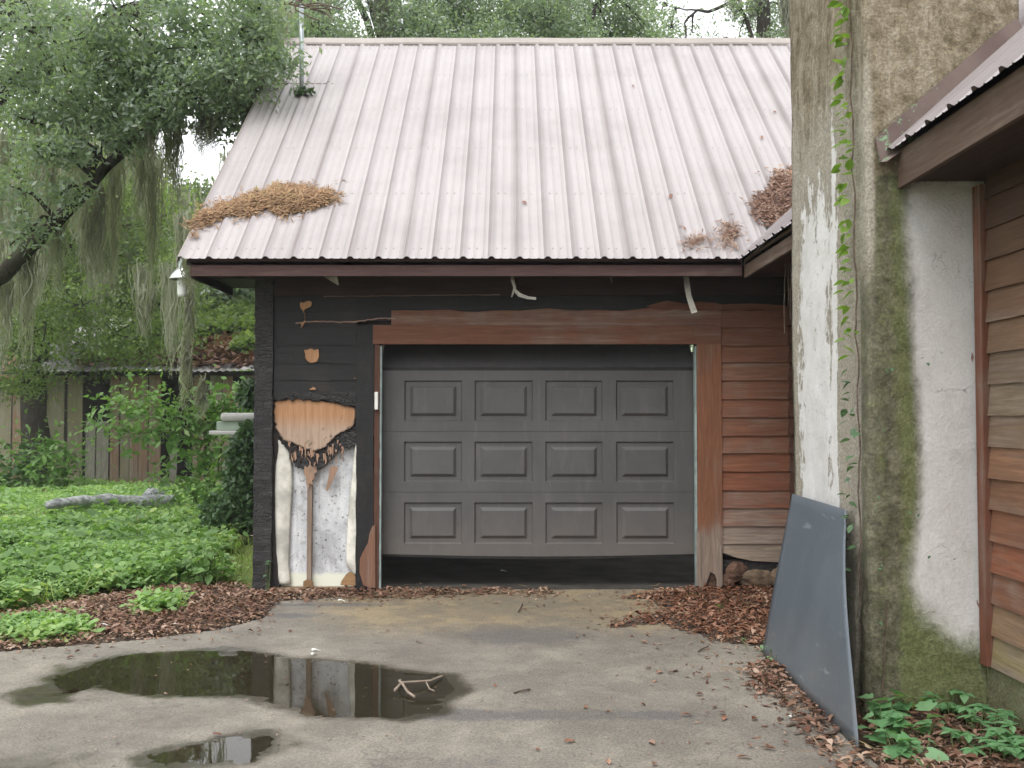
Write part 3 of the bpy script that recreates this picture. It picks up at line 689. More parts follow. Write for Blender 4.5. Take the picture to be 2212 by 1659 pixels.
PLY = [(590, 866), (600, 861), (620, 860), (645, 857), (668, 861), (700, 863), (730, 868), (755, 875), (770, 882), (771, 915), (758, 928), (742, 935), (728, 945), (716, 955), (706, 968), (690, 975), (676, 978), (660, 972), (645, 966), (630, 960), (612, 955), (602, 945), (596, 930), (590, 912)]
poly_sheet('plywood_sheathing', PLY, .008, .012, M['ply'], ('up', lambda v: (v[:, 2]-zB)/(zA-zB)), .012)
poly_sheet('charred_flap', [(588, 846), (680, 848), (773, 846), (773, 888), (766, 880), (752, 876), (744, 880), (730, 870), (716, 871), (704, 864), (690, 868), (668, 863), (656, 867), (645, 859), (636, 868), (620, 862), (606, 867), (588, 864)], -.014, .012, M['char'], None, .008, .008)
CH1 = [(600, 935), (622, 948), (650, 958), (680, 968), (705, 955), (722, 940), (745, 928), (772, 915), (772, 962), (755, 972), (735, 968), (724, 985), (712, 998), (700, 1008), (690, 1016), (672, 1010), (655, 1016), (640, 1010), (628, 995), (622, 975), (605, 955)]
poly_sheet('charred_sheathing', CH1, .024, .010, M['char'], None, .010, .01)
rr = random.Random(12)
for i in range(60):                                        # frayed veneer fibres hanging from the burnt edge
    x = rr.uniform(622, 742); y = 960+rr.uniform(-4, 40)-abs(x-680)*.25; l = rr.uniform(5, 26); ww = rr.uniform(.7, 2.6)
    pts = [W(x-ww, y), W(x+ww, y), W(x+ww*.5+rr.uniform(-3, 3), y+l*.7), W(x+rr.uniform(-3, 3), y+l), W(x-ww*.7, y+l*.6)]
    yy = .006+.01*rr.random(); bb = MB(); bb.prism(pts, yy, yy+.003); o = bb.build('veneer_splinter', M['vboard'], gar); o.color = (.42, .27, .19, .3) if rr.random() < .75 else (.05, .035, .03, .1)
for pts, nm in [([(712, 1008), (722, 1006), (730, 1012), (722, 1030), (712, 1052), (706, 1062), (703, 1058), (708, 1035)], 'veneer_splinter'), ([(657, 1006), (663, 1010), (668, 1004), (675, 1009), (682, 1007), (684, 1020), (678, 1024), (679, 1034), (673, 1038), (676, 1048), (668, 1044), (666, 1058), (661, 1046), (660, 1030), (655, 1024)], 'veneer_splinter')]:
    bb = MB(); bb.prism([W(*p) for p in pts], .015, .019); o = bb.build(nm, M['vboard'], gar); o.color = (.36, .235, .165, .3)
def curl(name, left, right, y_l, y_r, m, bow, n=24, seed=0):
    """hanging torn sheet between two edges (lists of px points, top to bottom), bowed"""
    V = []; k = 8
    for i in range(n+1):
        t = i/n
        def at(l):
            f = t*(len(l)-1); a = int(min(f, len(l)-2)); q = f-a; return l[a][0]+(l[a+1][0]-l[a][0])*q, l[a][1]+(l[a+1][1]-l[a][1])*q
        a, c = at(left), at(right)
        for j in range(k+1):
            s_ = j/k; x = a[0]+(c[0]-a[0])*s_; y = a[1]+(c[1]-a[1])*s_
            Y = y_l+(y_r-y_l)*s_-bow*math.sin(math.pi*s_)*(.6+.4*t)+.004*math.sin(9*t+seed)
            X, Z = W(x, y, Y); V.append((X, Y, Z))
    F = [(i*(k+1)+j, i*(k+1)+j+1, (i+1)*(k+1)+j+1, (i+1)*(k+1)+j) for i in range(n) for j in range(k)]
    me = mesh_np(name, np.array(V), np.array(F), True); o = put(name, me, m, gar); s = o.modifiers.new('t', 'SOLIDIFY'); s.thickness = .002; return o
curl('paper_flap', [(598, 950), (596, 1000), (594, 1060), (595, 1130), (597, 1200), (600, 1245), (604, 1262)], [(622, 955), (630, 1000), (632, 1050), (628, 1110), (626, 1170), (624, 1215), (628, 1262)], .03, .055, M['paper'], .02, seed=1)
curl('paper_flap', [(768, 958), (762, 1010), (757, 1060), (752, 1120), (748, 1180), (748, 1220), (765, 1240), (782, 1262)], [(772, 955), (772, 1010), (773, 1060), (774, 1120), (775, 1170), (779, 1210), (784, 1238), (787, 1262)], .04, .006, M['paper'], .015, seed=2)
bb = MB(); bb.prism([W(*p) for p in [(735, 1264), (738, 1254), (748, 1240), (756, 1235), (764, 1240), (771, 1250), (771, 1265)]], .0, .012); o = bb.build('wood_scrap', M['board'], gar); o.color = (.36, .22, .11, .2)
bb = MB(); bb.prism([W(*p) for p in [(655, 1268), (655, 1256), (664, 1252), (676, 1258), (676, 1268)]], .0, .02); o = bb.build('wood_scrap', M['board'], gar); o.color = (.26, .16, .08, .2)
for px in ([(645, 648), (652, 652), (658, 651), (668, 647), (675, 650), (673, 662), (664, 668), (660, 672), (661, 690), (657, 705), (650, 712), (648, 700), (655, 688), (654, 672), (648, 662)], [(655, 752), (664, 754), (672, 751), (689, 753), (690, 765), (686, 782), (676, 786), (664, 784), (657, 775)],
           [(664, 834), (670, 838), (676, 833), (683, 838), (680, 844), (668, 844)], [(763, 816), (771, 815), (770, 822), (764, 821)]):
    poly_sheet('bare_wood_patch', px, -.026, .003, M['ply'], ('up', lambda v: v[:, 2]*0+.9), .006, .001, .022)

# garage door: raised panels, four across
dr = MB(); YD = .14
door = bpy.data.objects.new('garage_door', None); COL.objects.link(door); door.parent = gar; door.matrix_parent_inverse = Matrix.Translation((0, -3, 0))
SXW = XD1-XD0
pxs = [(873, 998), (1025, 1151), (1178, 1302), (1331, 1456)]
pxs = [(W(a, 950, YD)[0], W(b, 950, YD)[0]) for a, b in pxs]
zs = [W(1106, y, YD)[1] for y in (1197, 1063, 932, 800)]
def sag(x): return -.022*math.sin(math.pi*(x-XD0)/SXW)*1.0
DE = .017
for k in range(3):
    z0, z1 = zs[k]+.0015, zs[k+1]-.0015; h = z1-z0; pa, pb_ = z0+h*.165, z0+h*.835
    xc = [XD0-.02]; 
    for a, b_ in pxs: xc += [a, b_]
    xc.append(XD1+.02); zc = [z0, pa, pb_, z1]; s = MB(); idx = {}
    def vtx(x, y, z):
        key = (round(x, 4), round(y, 4), round(z, 4))
        if key not in idx: idx[key] = len(s.v); s.v.append((x, y, z+(sag(x) if k == 0 and z == z0 else 0)))
        return idx[key]
    for i in range(9):
        for j in range(3):
            xa, xb, za, zb = xc[i], xc[i+1], zc[j], zc[j+1]
            if j == 1 and i % 2 == 1:
                g = .011
                o_ = [(xa, za), (xb, za), (xb, zb), (xa, zb)]; n_ = [(xa+g, za+g), (xb-g, za+g), (xb-g, zb-g), (xa+g, zb-g)]
                for q in range(4):
                    q2 = (q+1) % 4
                    s.f.append((vtx(o_[q][0], YD, o_[q][1]), vtx(o_[q2][0], YD, o_[q2][1]), vtx(n_[q2][0], YD+DE, n_[q2][1]), vtx(n_[q][0], YD+DE, n_[q][1])))
                s.f.append(tuple(vtx(n_[q][0], YD+DE, n_[q][1]) for q in range(4)))
            else: s.f.append((vtx(xa, YD, za), vtx(xb, YD, za), vtx(xb, YD, zb), vtx(xa, YD, zb)))
    # rounded top and bottom lips going back
    for zz, sgn in ((z0, 1), (z1, -1)):
        for i in range(9):
            a, c = vtx(xc[i], YD, zz), vtx(xc[i+1], YD, zz); a2, c2 = vtx(xc[i], YD+.045, zz), vtx(xc[i+1], YD+.045, zz)
            s.f.append((a, a2, c2, c) if sgn > 0 else (a, c, c2, a2))
    sec = s.build('door_section', M['door'], door); 
    for (a, b_) in pxs:
        g1, g2 = .050, .026; s2 = MB(); za, zb = pa, pb_
        o_ = [(a+g1, za+.045), (b_-g1, za+.045), (b_-g1, zb-.045), (a+g1, zb-.045)]; n_ = [(p_[0]+(g2 if q in (0, 3) else -g2), p_[1]+(g2 if q < 2 else -g2)) for q, p_ in enumerate(o_)]
        vs = [(x, YD+DE-.0005, z) for x, z in o_]+[(x, YD-.005, z) for x, z in n_]
        s2.add(vs, [(0, 1, 5, 4), (1, 2, 6, 5), (2, 3, 7, 6), (3, 0, 4, 7), (4, 5, 6, 7)]); s2.build('raised_panel', M['door'], door, bevel=.002)
s = MB(); zt_ = zs[3]+.022; n = 6
vs = []; 
for i in range(n+1):
    t = i/n; vs += [(XD0-.02, YD+.03+.34*t+.10*t*t, zt_+.40*t), (XD1+.02, YD+.03+.34*t+.10*t*t, zt_+.40*t)]
s.add(vs, [(2*i, 2*i+1, 2*i+3, 2*i+2) for i in range(n)]); o = s.build('door_section', M['door'], door); sd_ = o.modifiers.new('t', 'SOLIDIFY'); sd_.thickness = .04; sd_.offset = -1
s = MB(); vs = []
for i in range(21):
    x = XD0-.01+(SXW+.02)*i/20; q = sag(x)+random.uniform(-.002, .002); vs += [(x, YD+.002, zs[0]+q+.004), (x, YD+.006, zs[0]+q-.020), (x, YD+.04, zs[0]+q-.018)]
s.add(vs, [(3*i, 3*i+1, 3*i+4, 3*i+3) for i in range(20)]+[(3*i+1, 3*i+2, 3*i+5, 3*i+4) for i in range(20)]); s.build('bottom_seal', M['seal'], door)
MB().box(XD0-.02, XD1+.02, YD+.03, YD+.06, zs[3]-.004, zs[3]+.03).build('section_gap', M['seal'], door)

# roofs: ribbed sheets
PER = .2286
prof = [(-.035, 0), (-.030, .0003), (-.011, .021), (.011, .021), (.030, 0), (.066, 0), (.071, .0045), (.081, .0045), (.086, 0), (.142, 0), (.147, .0045), (.157, .0045), (.162, 0)]
def roof_sheet(name, u0, nrib, start, end, place, parent, seed, m, nseg=10, umax=None):
    us = []
    for i in range(nrib):
        for a, h in prof: us.append((u0+i*PER+a, h))
    us.append((u0+nrib*PER-.030, 0)); us.append((u0+nrib*PER-.011, .0195)); us.append((u0+nrib*PER+.011, .0195)); us.append((u0+nrib*PER+.028, .001))
    if umax is not None: us = [q for q in us if q[0] <= umax]
    V = []; nu = len(us)
    if nu < 2: return None
    for i, (u, h) in enumerate(us):
        s0, s1 = start(u), end(u)
        for j in range(nseg+1):
            t = j/nseg; V.append((u, s0+(s1-s0)*t, h))
    V = np.array(V); V[:, 2] += .0035*(fbm(V*np.array([1, .6, 0]), 2.2, seed)-.5)
    n1 = nseg+1; F = [(i*n1+j, (i+1)*n1+j, (i+1)*n1+j+1, i*n1+j+1) for i in range(nu-1) for j in range(nseg)]
    def ribf(u):  # painted rib shade: strongest on one flank, weak on the other
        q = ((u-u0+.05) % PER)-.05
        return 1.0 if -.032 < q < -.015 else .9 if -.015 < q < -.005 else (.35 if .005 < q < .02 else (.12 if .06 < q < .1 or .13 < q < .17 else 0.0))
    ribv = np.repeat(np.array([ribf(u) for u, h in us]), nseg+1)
    V = np.array([place(*v) for v in V]); me = mesh_np(name, V, np.array(F)); attr(me, 'rib_shade', ribv); return put(name, me, m, parent)
CS = math.sqrt(1+PITCH**2)
def place_g(u, s, h): return (u-h*0, EY+s/CS-h*PITCH/CS, ZE+s*PITCH/CS+h/CS)
def place_gb(u, s, h): return (u, 2*RY-EY-s/CS+h*PITCH/CS, ZE+s*PITCH/CS+h/CS)
SLEN = (RY-EY)*CS
groof = bpy.data.objects.new('roof', None); COL.objects.link(groof); groof.parent = gar; groof.matrix_parent_inverse = Matrix.Translation((0, -3, 0))
u = XL; k = 0
while u < RX:
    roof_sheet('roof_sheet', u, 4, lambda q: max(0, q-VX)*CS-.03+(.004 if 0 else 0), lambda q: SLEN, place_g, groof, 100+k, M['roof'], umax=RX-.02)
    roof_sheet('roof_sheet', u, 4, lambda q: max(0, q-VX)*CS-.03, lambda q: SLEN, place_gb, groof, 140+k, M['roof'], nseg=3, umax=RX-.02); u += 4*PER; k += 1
# deck below the sheets so no light leaks
b = MB(); d_ = .035
vs = [(XL+.03, EY+.03, ZE), (VX, EY+.03, ZE), (RX, RY, ZR+.0), (XL+.03, RY, ZR)]; vs = [(x, y, z-d_) for x, y, z in vs]; vs2 = [(x, y, z-.03) for x, y, z in vs]
b.add(vs+vs2, [(0, 1, 2, 3), (7, 6, 5, 4), (0, 4, 5, 1), (1, 5, 6, 2), (2, 6, 7, 3), (3, 7, 4, 0)])
vs = [(XL+.03, 2*RY-EY-.03, ZE), (VX, 2*RY-EY-.03, ZE), (RX, RY, ZR), (XL+.03, RY, ZR)]; vs = [(x, y+.002, z-d_-.002) for x, y, z in vs]; vs2 = [(x, y, z-.03) for x, y, z in vs]
b.add(vs+vs2, [(3, 2, 1, 0), (4, 5, 6, 7), (1, 5, 4, 0), (2, 6, 5, 1), (3, 7, 6, 2), (0, 4, 7, 3)]); b.build('roof_deck', M['dark'], groof)
# ridge cap with rolled edges
rc = [(-.12, -.12*PITCH), (-.122, -.12*PITCH+.024), (-.10, -.10*PITCH+.027), (-.025, .010), (0, .022), (.025, .010), (.10, -.10*PITCH+.027), (.12, -.12*PITCH+.024)]
b = MB(); vs = []; nn = 24
for i in range(nn+1):
    x = XL-.03+(RX-XL+.03)*i/nn
    for y, z in rc: vs.append((x, RY+y, ZR+z+.014+.003*math.sin(i*1.7)))
k = len(rc); b.add(vs, [(i*k+j, (i+1)*k+j, (i+1)*k+j+1, i*k+j+1) for i in range(nn) for j in range(k-1)]); o = b.build('ridge_cap', M['rooftrim'], groof); s_ = o.modifiers.new('t', 'SOLIDIFY'); s_.thickness = .003
# rake edge trim on the left
b = MB(); vs = []
for s_ in np.linspace(-.03, SLEN, 12):
    p = place_g(XL-.028, s_, .0); vs += [(p[0], p[1], p[2]+.016), (p[0], p[1], p[2]-.05), (p[0]+.03, p[1], p[2]+.018)]
b.add(vs, [(3*i, 3*i+1, 3*i+4, 3*i+3) for i in range(11)]+[(3*i+2, 3*i, 3*i+3, 3*i+5) for i in range(11)]); b.build('rake_trim', M['rooftrim'], groof)
# roofing screws along the purlins
b = MB(); 
for s_ in (.12, 1.05, 1.95, 2.85, 3.75, 4.55):
    u = XL+.045
    while u < RX-.1:
        for du in (0, .062):
            if u+du < VX+s_/CS-.15 or u+du < VX:
                p = place_g(u+du, s_, .003); b.tube([p, (p[0], p[1]-.003, p[2]+.004)], .0042, 6)
        u += PER
o = b.build('roof_screws', M['scrap'], groof); o['kind'] = 'stuff'
# lap seam on the upper left sheets
b = MB(); p0 = [place_g(XL+.03+i*.02, 3.52, .0035+(.021 if abs(((i*.02+.03) % PER)-0) < .02 or abs(((i*.02+.03) % PER)-PER) < .02 else 0)) for i in range(36)]
p1 = [(x, y-.006, z-.010) for x, y, z in p0]; b.add(p0+p1, [(i, i+36, i+37, i+1) for i in range(35)]); b.build('sheet_lap', M['rot'], groof)
# fascia, soffit
b = MB().box(XL+.06, VX+.015, EY+.03, EY+.055, 2.635, 2.785); o = b.build('fascia', M['board'], gar, bevel=.002); o.color = (.085, .050, .046, .25)
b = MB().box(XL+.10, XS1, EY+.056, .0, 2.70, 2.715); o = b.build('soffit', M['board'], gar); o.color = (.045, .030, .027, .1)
b = MB().box(XL+.06, XL+.085, EY+.056, .6, 2.62, 2.80); o = b.build('rake_board', M['yboard'], gar); o.color = (.03, .022, .02, .05)
b = MB().box(XL+.09, XP0, -.02, .6, 2.685, 2.699); o = b.build('soffit', M['char'], gar)
# torn strips under the eave
def strip_obj(name, path, w_, m, parent=gar, th=.002):
    vs = []; 
    for i, p in enumerate(path):
        p = Vector(p); d = (Vector(path[min(i+1, len(path)-1)])-Vector(path[max(0, i-1)])).normalized(); a = d.cross(Vector((0, 1, 0))).normalized(); q = w_[i] if hasattr(w_, '__len__') else w_
        vs += [tuple(p-a*q), tuple(p+a*q)]
    b = MB(); b.add(vs, [(2*i, 2*i+1, 2*i+3, 2*i+2) for i in range(len(path)-1)]); o = b.build(name, m, parent); s = o.modifiers.new('t', 'SOLIDIFY'); s.thickness = th; return o
strip_obj('torn_strip', [P(708, 588, 8.1), P(716, 596, 8.05), P(724, 605, 8.05), P(731, 616, 8.05)], [.05, .04, .025, .004], M['scrap'])
strip_obj('torn_strip', [P(1106, 588, 8.1), P(1107, 605, 8.05), P(1112, 622, 8.05), P(1105, 642, 8.05)], [.010, .014, .012, .005], M['scrap'])
strip_obj('torn_strip', [P(1110, 625, 8.05), P(1122, 637, 8.03), P(1140, 643, 8.02), P(1158, 645, 8.0)], [.012, .016, .012, .010], M['scrap'])
strip_obj('torn_strip', [P(1481, 590, 8.1), P(1484, 615, 8.05), P(1488, 640, 8.03), P(1500, 676, 8.0)], [.020, .024, .022, .026], M['scrap'])
strip_obj('torn_strip', [P(1320, 592, 8.2), P(1321, 612, 8.2)], [.012, .006], M['rot'])
for (x, y1) in ((1695, 720), (1708, 690), (1703, 650)):
    b = MB(); pth = [P(x+random.uniform(-1.5, 1.5), 540+(y1-540)*t, 7.4) for t in np.linspace(0, 1, 9)]; b.tube(pth, .0022, 5); b.build('hanging_root', M['paletwig'], gar)

# ------------------------------------------------------------------ house wing (right) with chimney
HX = 2.40
hou = thing('house', (4, -5, 0), 'brown board-sided house wing at right with metal roof and tall stucco chimney', 'house')
def house_board(z0, z1, ya, yb, col, wth, seed, **k):
    o = board('siding_board', 0, yb-ya, z0, z1, col, wth, parent=hou, seed=seed, thick=.026, **k)
    o.matrix_basis = Matrix.Translation((HX, yb, 0)) @ Matrix.Rotation(-math.pi/2, 4, 'Z'); return o
MB().box(HX+.03, HX+.15, -13, -.0, .0, 2.9).build('side_wall', M['dark'], hou)
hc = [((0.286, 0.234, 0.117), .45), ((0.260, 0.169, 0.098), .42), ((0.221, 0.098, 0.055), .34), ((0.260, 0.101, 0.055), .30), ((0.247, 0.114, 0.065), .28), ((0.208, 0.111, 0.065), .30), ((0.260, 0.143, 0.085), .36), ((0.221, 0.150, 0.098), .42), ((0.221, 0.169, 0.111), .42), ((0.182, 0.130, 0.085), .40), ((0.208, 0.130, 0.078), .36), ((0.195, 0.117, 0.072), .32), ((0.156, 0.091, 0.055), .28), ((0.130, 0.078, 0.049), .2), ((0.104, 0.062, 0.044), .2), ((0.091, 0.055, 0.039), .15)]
for i in range(16):
    z0 = .25+i*.1553; house_board(z0, z0+.168, -13, -3.54, hc[i][0], hc[i][1], 200+i)
for i in range(16):
    z0 = .25+i*.1553; house_board(z0, z0+.168, -2.06, -.03, (.10, .05, .037), .25, 230+i)
b = MB().box(HX-.045, HX+.03, -3.535, -3.46, .245, 2.66); o = b.build('corner_trim', M['vboard'], hou, bevel=.003); o.color = (.19, .075, .045, .36)
o = lump('foundation', M['stucco'], (0, 0, 0), 1, 1, 1, 3, hou, 1); hou_f = o
V, F = grid(np.arange(-13, -3.40, .06), np.linspace(-.08, .249, 10), lambda v: v[:, 2]*0)
VV = np.stack([HX-.012+.012*(fbm(V, 4, 2)-.5), V[:, 0], V[:, 1]], -1); me = mesh_np('foundation', VV, F, True); attr(me, 'moss', V[:, 0]*0+.62); attr(me, 'white', V[:, 0]*0); attr(me, 'peel', V[:, 0]*0-1); attr(me, 'pale', V[:, 0]*0+.4); attr(me, 'green', V[:, 0]*0+.6); attr(me, 'red', V[:, 0]*0-1)
me.materials.append(M['stucco']); old = o.data; o.data = me; bpy.data.meshes.remove(old)
# house roof
hroof = bpy.data.objects.new('roof', None); COL.objects.link(hroof); hroof.parent = hou; hroof.matrix_parent_inverse = Matrix.Translation((-4, 5, 0))
CHX0, CHX1, CHY0, CHY1 = 1.83, 2.62, -3.44, -2.10
def place_h(u, s, h): return (VX+s/CS-h*PITCH/CS, u, ZE-.008+s*PITCH/CS+h/CS)
def place_h2(u, s, h): return (2*RX-VX-s/CS+h*PITCH/CS, u, ZE-.008+s*PITCH/CS+h/CS)
u = CHY0-.012-.030-4*PER*10; k = 0
while u < CHY0-.1:
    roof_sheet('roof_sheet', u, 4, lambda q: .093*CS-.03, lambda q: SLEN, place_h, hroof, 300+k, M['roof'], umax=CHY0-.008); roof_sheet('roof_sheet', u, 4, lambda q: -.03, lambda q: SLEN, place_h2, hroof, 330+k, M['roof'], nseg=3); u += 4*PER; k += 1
u = CHY1+.02
while u < RY:
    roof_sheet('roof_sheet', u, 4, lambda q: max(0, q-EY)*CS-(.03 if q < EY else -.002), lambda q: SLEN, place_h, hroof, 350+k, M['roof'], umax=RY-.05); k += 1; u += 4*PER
# upper part behind the chimney
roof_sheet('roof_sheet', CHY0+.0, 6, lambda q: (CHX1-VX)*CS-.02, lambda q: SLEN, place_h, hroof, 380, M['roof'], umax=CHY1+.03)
b = MB(); t0, t1 = .02, -.055
def slab(pts, dz=.03): 
    vs = [(x, y, z-.042) for x, y, z in pts]; v2 = [(x, y, z-dz) for x, y, z in vs]; n = len(pts)
    b.add(vs+v2, [tuple(range(n)), tuple(range(2*n-1, n-1, -1))]+[(i, i+n, (i+1) % n+n, (i+1) % n) for i in range(n)])
slab([(VX+.125, -12.6, ZE+.082), (RX, -12.6, ZR), (RX, CHY0, ZR), (VX+.125, CHY0, ZE+.082)]); slab([(VX+.03, CHY1, ZE), (RX, CHY1, ZR), (RX, RY, ZR), (VX+.03, EY, ZE)])
slab([(CHX1, CHY0+.001, ZE+PITCH*(CHX1-VX)-.002), (RX, CHY0+.001, ZR-.002), (RX, CHY1-.001, ZR-.002), (CHX1, CHY1-.001, ZE+PITCH*(CHX1-VX)-.002)])
b.build('roof_deck', M['dark'], hroof)
MB().box(RX-.05, RX+.05, -12.6, RY, ZR-.02, ZR+.03).build('ridge_cap', M['rooftrim'], hroof)
for (a, c, xo, za, zb) in ((-12.6, CHY0-.012, VX+.118, 2.655, 2.845), (CHY1+.01, EY+.03, VX+.03, 2.62, 2.775)):
    b = MB().box(xo, xo+.026, a, c, za, zb); o = b.build('fascia', M['yboard'], hou, bevel=.002); o.color = (.12, .08, .058, .34)
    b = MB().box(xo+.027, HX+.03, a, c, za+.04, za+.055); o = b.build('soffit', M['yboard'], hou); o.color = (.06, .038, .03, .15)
# gable end far behind the camera and the hidden right side
b = MB(); b.add([(HX, -12.4, 0), (8.5, -12.4, 0), (8.5, -12.4, 2.8), (RX, -12.4, ZR-.1), (HX, -12.4, 2.9)], [(0, 1, 2, 3, 4)]); b.add([(8.5, -12.4, 0), (8.5, 6, 0), (8.5, 6, 2.8), (8.5, -12.4, 2.8)], [(0, 1, 2, 3)]); b.build('end_wall', M['dark'], hou)

# chimney: irregular stucco mass
def chimney():
    ring = []
    def seg(x0, y0, x1, y1, st=.035):
        n = max(1, int(math.hypot(x1-x0, y1-y0)/st))
        for i in range(n): t = i/n; ring.append((x0+(x1-x0)*t, y0+(y1-y0)*t))
    c = .022
    seg(CHX0, CHY1, CHX0, CHY0+c); seg(CHX0, CHY0+c, CHX0+c, CHY0, .02); seg(CHX0+c, CHY0, CHX1, CHY0); seg(CHX1, CHY0, CHX1, CHY1, .1); seg(CHX1, CHY1, CHX0, CHY1, .1)
    ring = np.array(ring); zs_ = np.concatenate([np.arange(-.08, 4.4, .035), np.arange(4.4, 7.0, .12)]); nr = len(ring)
    V = np.zeros((len(zs_), nr, 3)); V[:, :, :2] = ring[None]; V[:, :, 2] = zs_[:, None]; V = V.reshape(-1, 3)
    left = np.abs(V[:, 0]-CHX0) < .03; front = (np.abs(V[:, 1]-CHY0) < .03) & ~left
    d = .022*(fbm(V*np.array([1, 1, .6]), 1.6, 11)-.5)+.014*(fbm(V, 7, 12)-.5)
    groove = np.exp(-((V[:, 1]+3.275+.012*np.sin(V[:, 2]*1.3))/.016)**2)*.020*left
    plaster = .010*sstep(.3, .7, fbm(V*np.array([1, 3, .55]), 2.0, 15))*left
    flare = .05*sstep(.75, .0, V[:, 2])
    V[:, 0] += np.where(left, -d-plaster+groove-flare*.5*sstep(-3.0, -3.4, V[:, 1]), 0); V[:, 1] += np.where(front, -d-flare*.2, 0)
    i = np.arange((len(zs_)-1)*nr); r_ = i//nr; c_ = i % nr; a = r_*nr+c_; bq = r_*nr+(c_+1) % nr
    F = np.stack([a, bq, bq+nr, a+nr], -1)
    me = mesh_np('chimney', V, F, True)
    x, y, z = V[:, 0], V[:, 1], V[:, 2]; n = fbm(V*np.array([1, 1, .5]), 2.4, 17)
    peel = np.exp(-((y+2.54)/.36)**4)*sstep(3.5, 2.4, z)*.80+np.exp(-((y+2.93)/.06)**2)*sstep(3.6, 2.9, z)*.62+.18*sstep(1.6, .6, z)
    peel *= sstep(-3.22, -3.05, y)
    peel = np.where(left, peel, -1.0)
    edge = 2.065+.015*np.sin(z*2.1)
    wf = sstep(-.11, .11, x-edge-.08*(n-.5)*2)*sstep(2.71, 2.67, z)*sstep(.10, .62, z-.12*sstep(2.3, 2.1, x))*1.1
    white = np.where(left, 0.0, wf)
    pale = np.where(left, .28+.9*sstep(3.8, 2.4, z)+.05*np.exp(-((y+3.36)/.05)**2), .12*sstep(2.7, 3.0, z))
    ml = .05+.5*sstep(.6, .0, z)+.7*sstep(-3.24, -3.34, y)*sstep(2.9, 1.8, z)+1.0*np.exp(-((y+2.10)/.035)**2)*sstep(2.9, 1.2, z)
    mf = np.where(z > 2.75, .16+.35*(n-.4), .95-.1*sstep(2.5, 2.8, z)-.0*x)
    grn = np.where(left, .3, +.22+.6*np.exp(-((x-edge+.05)/.06)**2)+.8*sstep(.75, .2, z)*sstep(1.9, 2.1, x)+.3*np.exp(-((x-1.86)/.04)**2)+.15*(z > 2.75))
    attr(me, 'white', white); attr(me, 'moss', np.where(left, ml, mf)); attr(me, 'peel', peel); attr(me, 'pale', pale); attr(me, 'green', grn); attr(me, 'red', np.where(front & (x > 2.2) & (z < 2.7), .2+.7*sstep(2.28, 2.40, x), -1.0))
    return put('chimney', me, M['stucco'], hou)
chim = chimney()
b = MB().box(CHX0-.06, CHX1+.06, CHY0-.06, CHY1+.06, 6.9, 7.02); b.build('chimney_cap', M['foundation'], chim)
# flashing on the front face, along the roof line
b = MB(); y = CHY0-.020
fl = [(1890.6, 298.4), (1901.7, 349.8), (1945, 318), (2207, 92), (2212, 70), (2197.5, 39.3), (2155, 68)]
pts = [W(px_, py_, y) for px_, py_ in fl]; b.prism(pts, y-.004, y+.012)
o = b.build('flashing', M['flashing'], chim)
lo = [W(px_, py_, y) for px_, py_ in [(1901.7, 349.8), (1945, 318), (2207, 92)]]
b = MB(); vs = []
for (x, z) in lo: vs += [(x, y-.004, z), (x+.012, y-.05, z-.012)]
b.add(vs, [(0, 1, 3, 2), (2, 3, 5, 4)]); o = b.build('flashing', M['flashing'], chim); s_ = o.modifiers.new('t', 'SOLIDIFY'); s_.thickness = .003

# ------------------------------------------------------------------ foliage generators
RNG = np.random.default_rng(5)
def leaf_quads(pos, ln, wd, up=.5, fold=.12, droop=0.0, rng=RNG, ndir=None, hexa=0.0):
    N = len(pos); ln = np.broadcast_to(ln, (N,)); wd = np.broadcast_to(wd, (N,))
    n = rng.normal(size=(N, 3)); n /= np.linalg.norm(n, axis=1, keepdims=True); n = n*(1-up)
    n[:, 2] += up if ndir is None else 0
    if ndir is not None: n += up*ndir
    n /= np.linalg.norm(n, axis=1, keepdims=True)+1e-9
    d = rng.normal(size=(N, 3)); d[:, 2] -= droop*2; d -= (d*n).sum(1, keepdims=True)*n; d /= np.linalg.norm(d, axis=1, keepdims=True)+1e-9
    s = np.cross(n, d)
    if hexa:
        cv = (rng.normal(size=N)*hexa*ln)[:, None]*n; A = pos; T = pos+d*ln[:, None]; q1 = pos+d*(ln*.3)[:, None]+cv*.8; q2 = pos+d*(ln*.66)[:, None]+cv; fo = n*(wd*fold)[:, None]
        w1 = s*(wd*.42)[:, None]; w2 = s*(wd*.46)[:, None]; V = np.stack([A, q1-w1+fo, q2-w2+fo, T, q2+w2+fo, q1+w1+fo], 1).reshape(-1, 3); return V, np.arange(6*N).reshape(N, 6)
    a = pos; tip = pos+d*ln[:, None]; mid = pos+d*(ln*.48)[:, None]
    l = mid+s*(wd*.5)[:, None]+n*(wd*fold)[:, None]; r = mid-s*(wd*.5)[:, None]+n*(wd*fold)[:, None]
    V = np.stack([a, r, tip, l], 1).reshape(-1, 3); F = np.arange(4*N).reshape(N, 4); return V, F
def ell(N, c, r, rng=RNG, pw=.45):
    v = rng.normal(size=(N, 3)); v /= np.linalg.norm(v, axis=1, keepdims=True); return np.array(c)+v*(rng.random((N, 1))**pw)*np.array(r)
def clump(c, r, n, tw=22, spread=.13, rng=RNG):
    m = max(1, n//tw); t = ell(m, c, r, rng); return np.repeat(t, tw, 0)+rng.normal(size=(m*tw, 3))*spread*np.array([1.2, 1.2, .6]), t
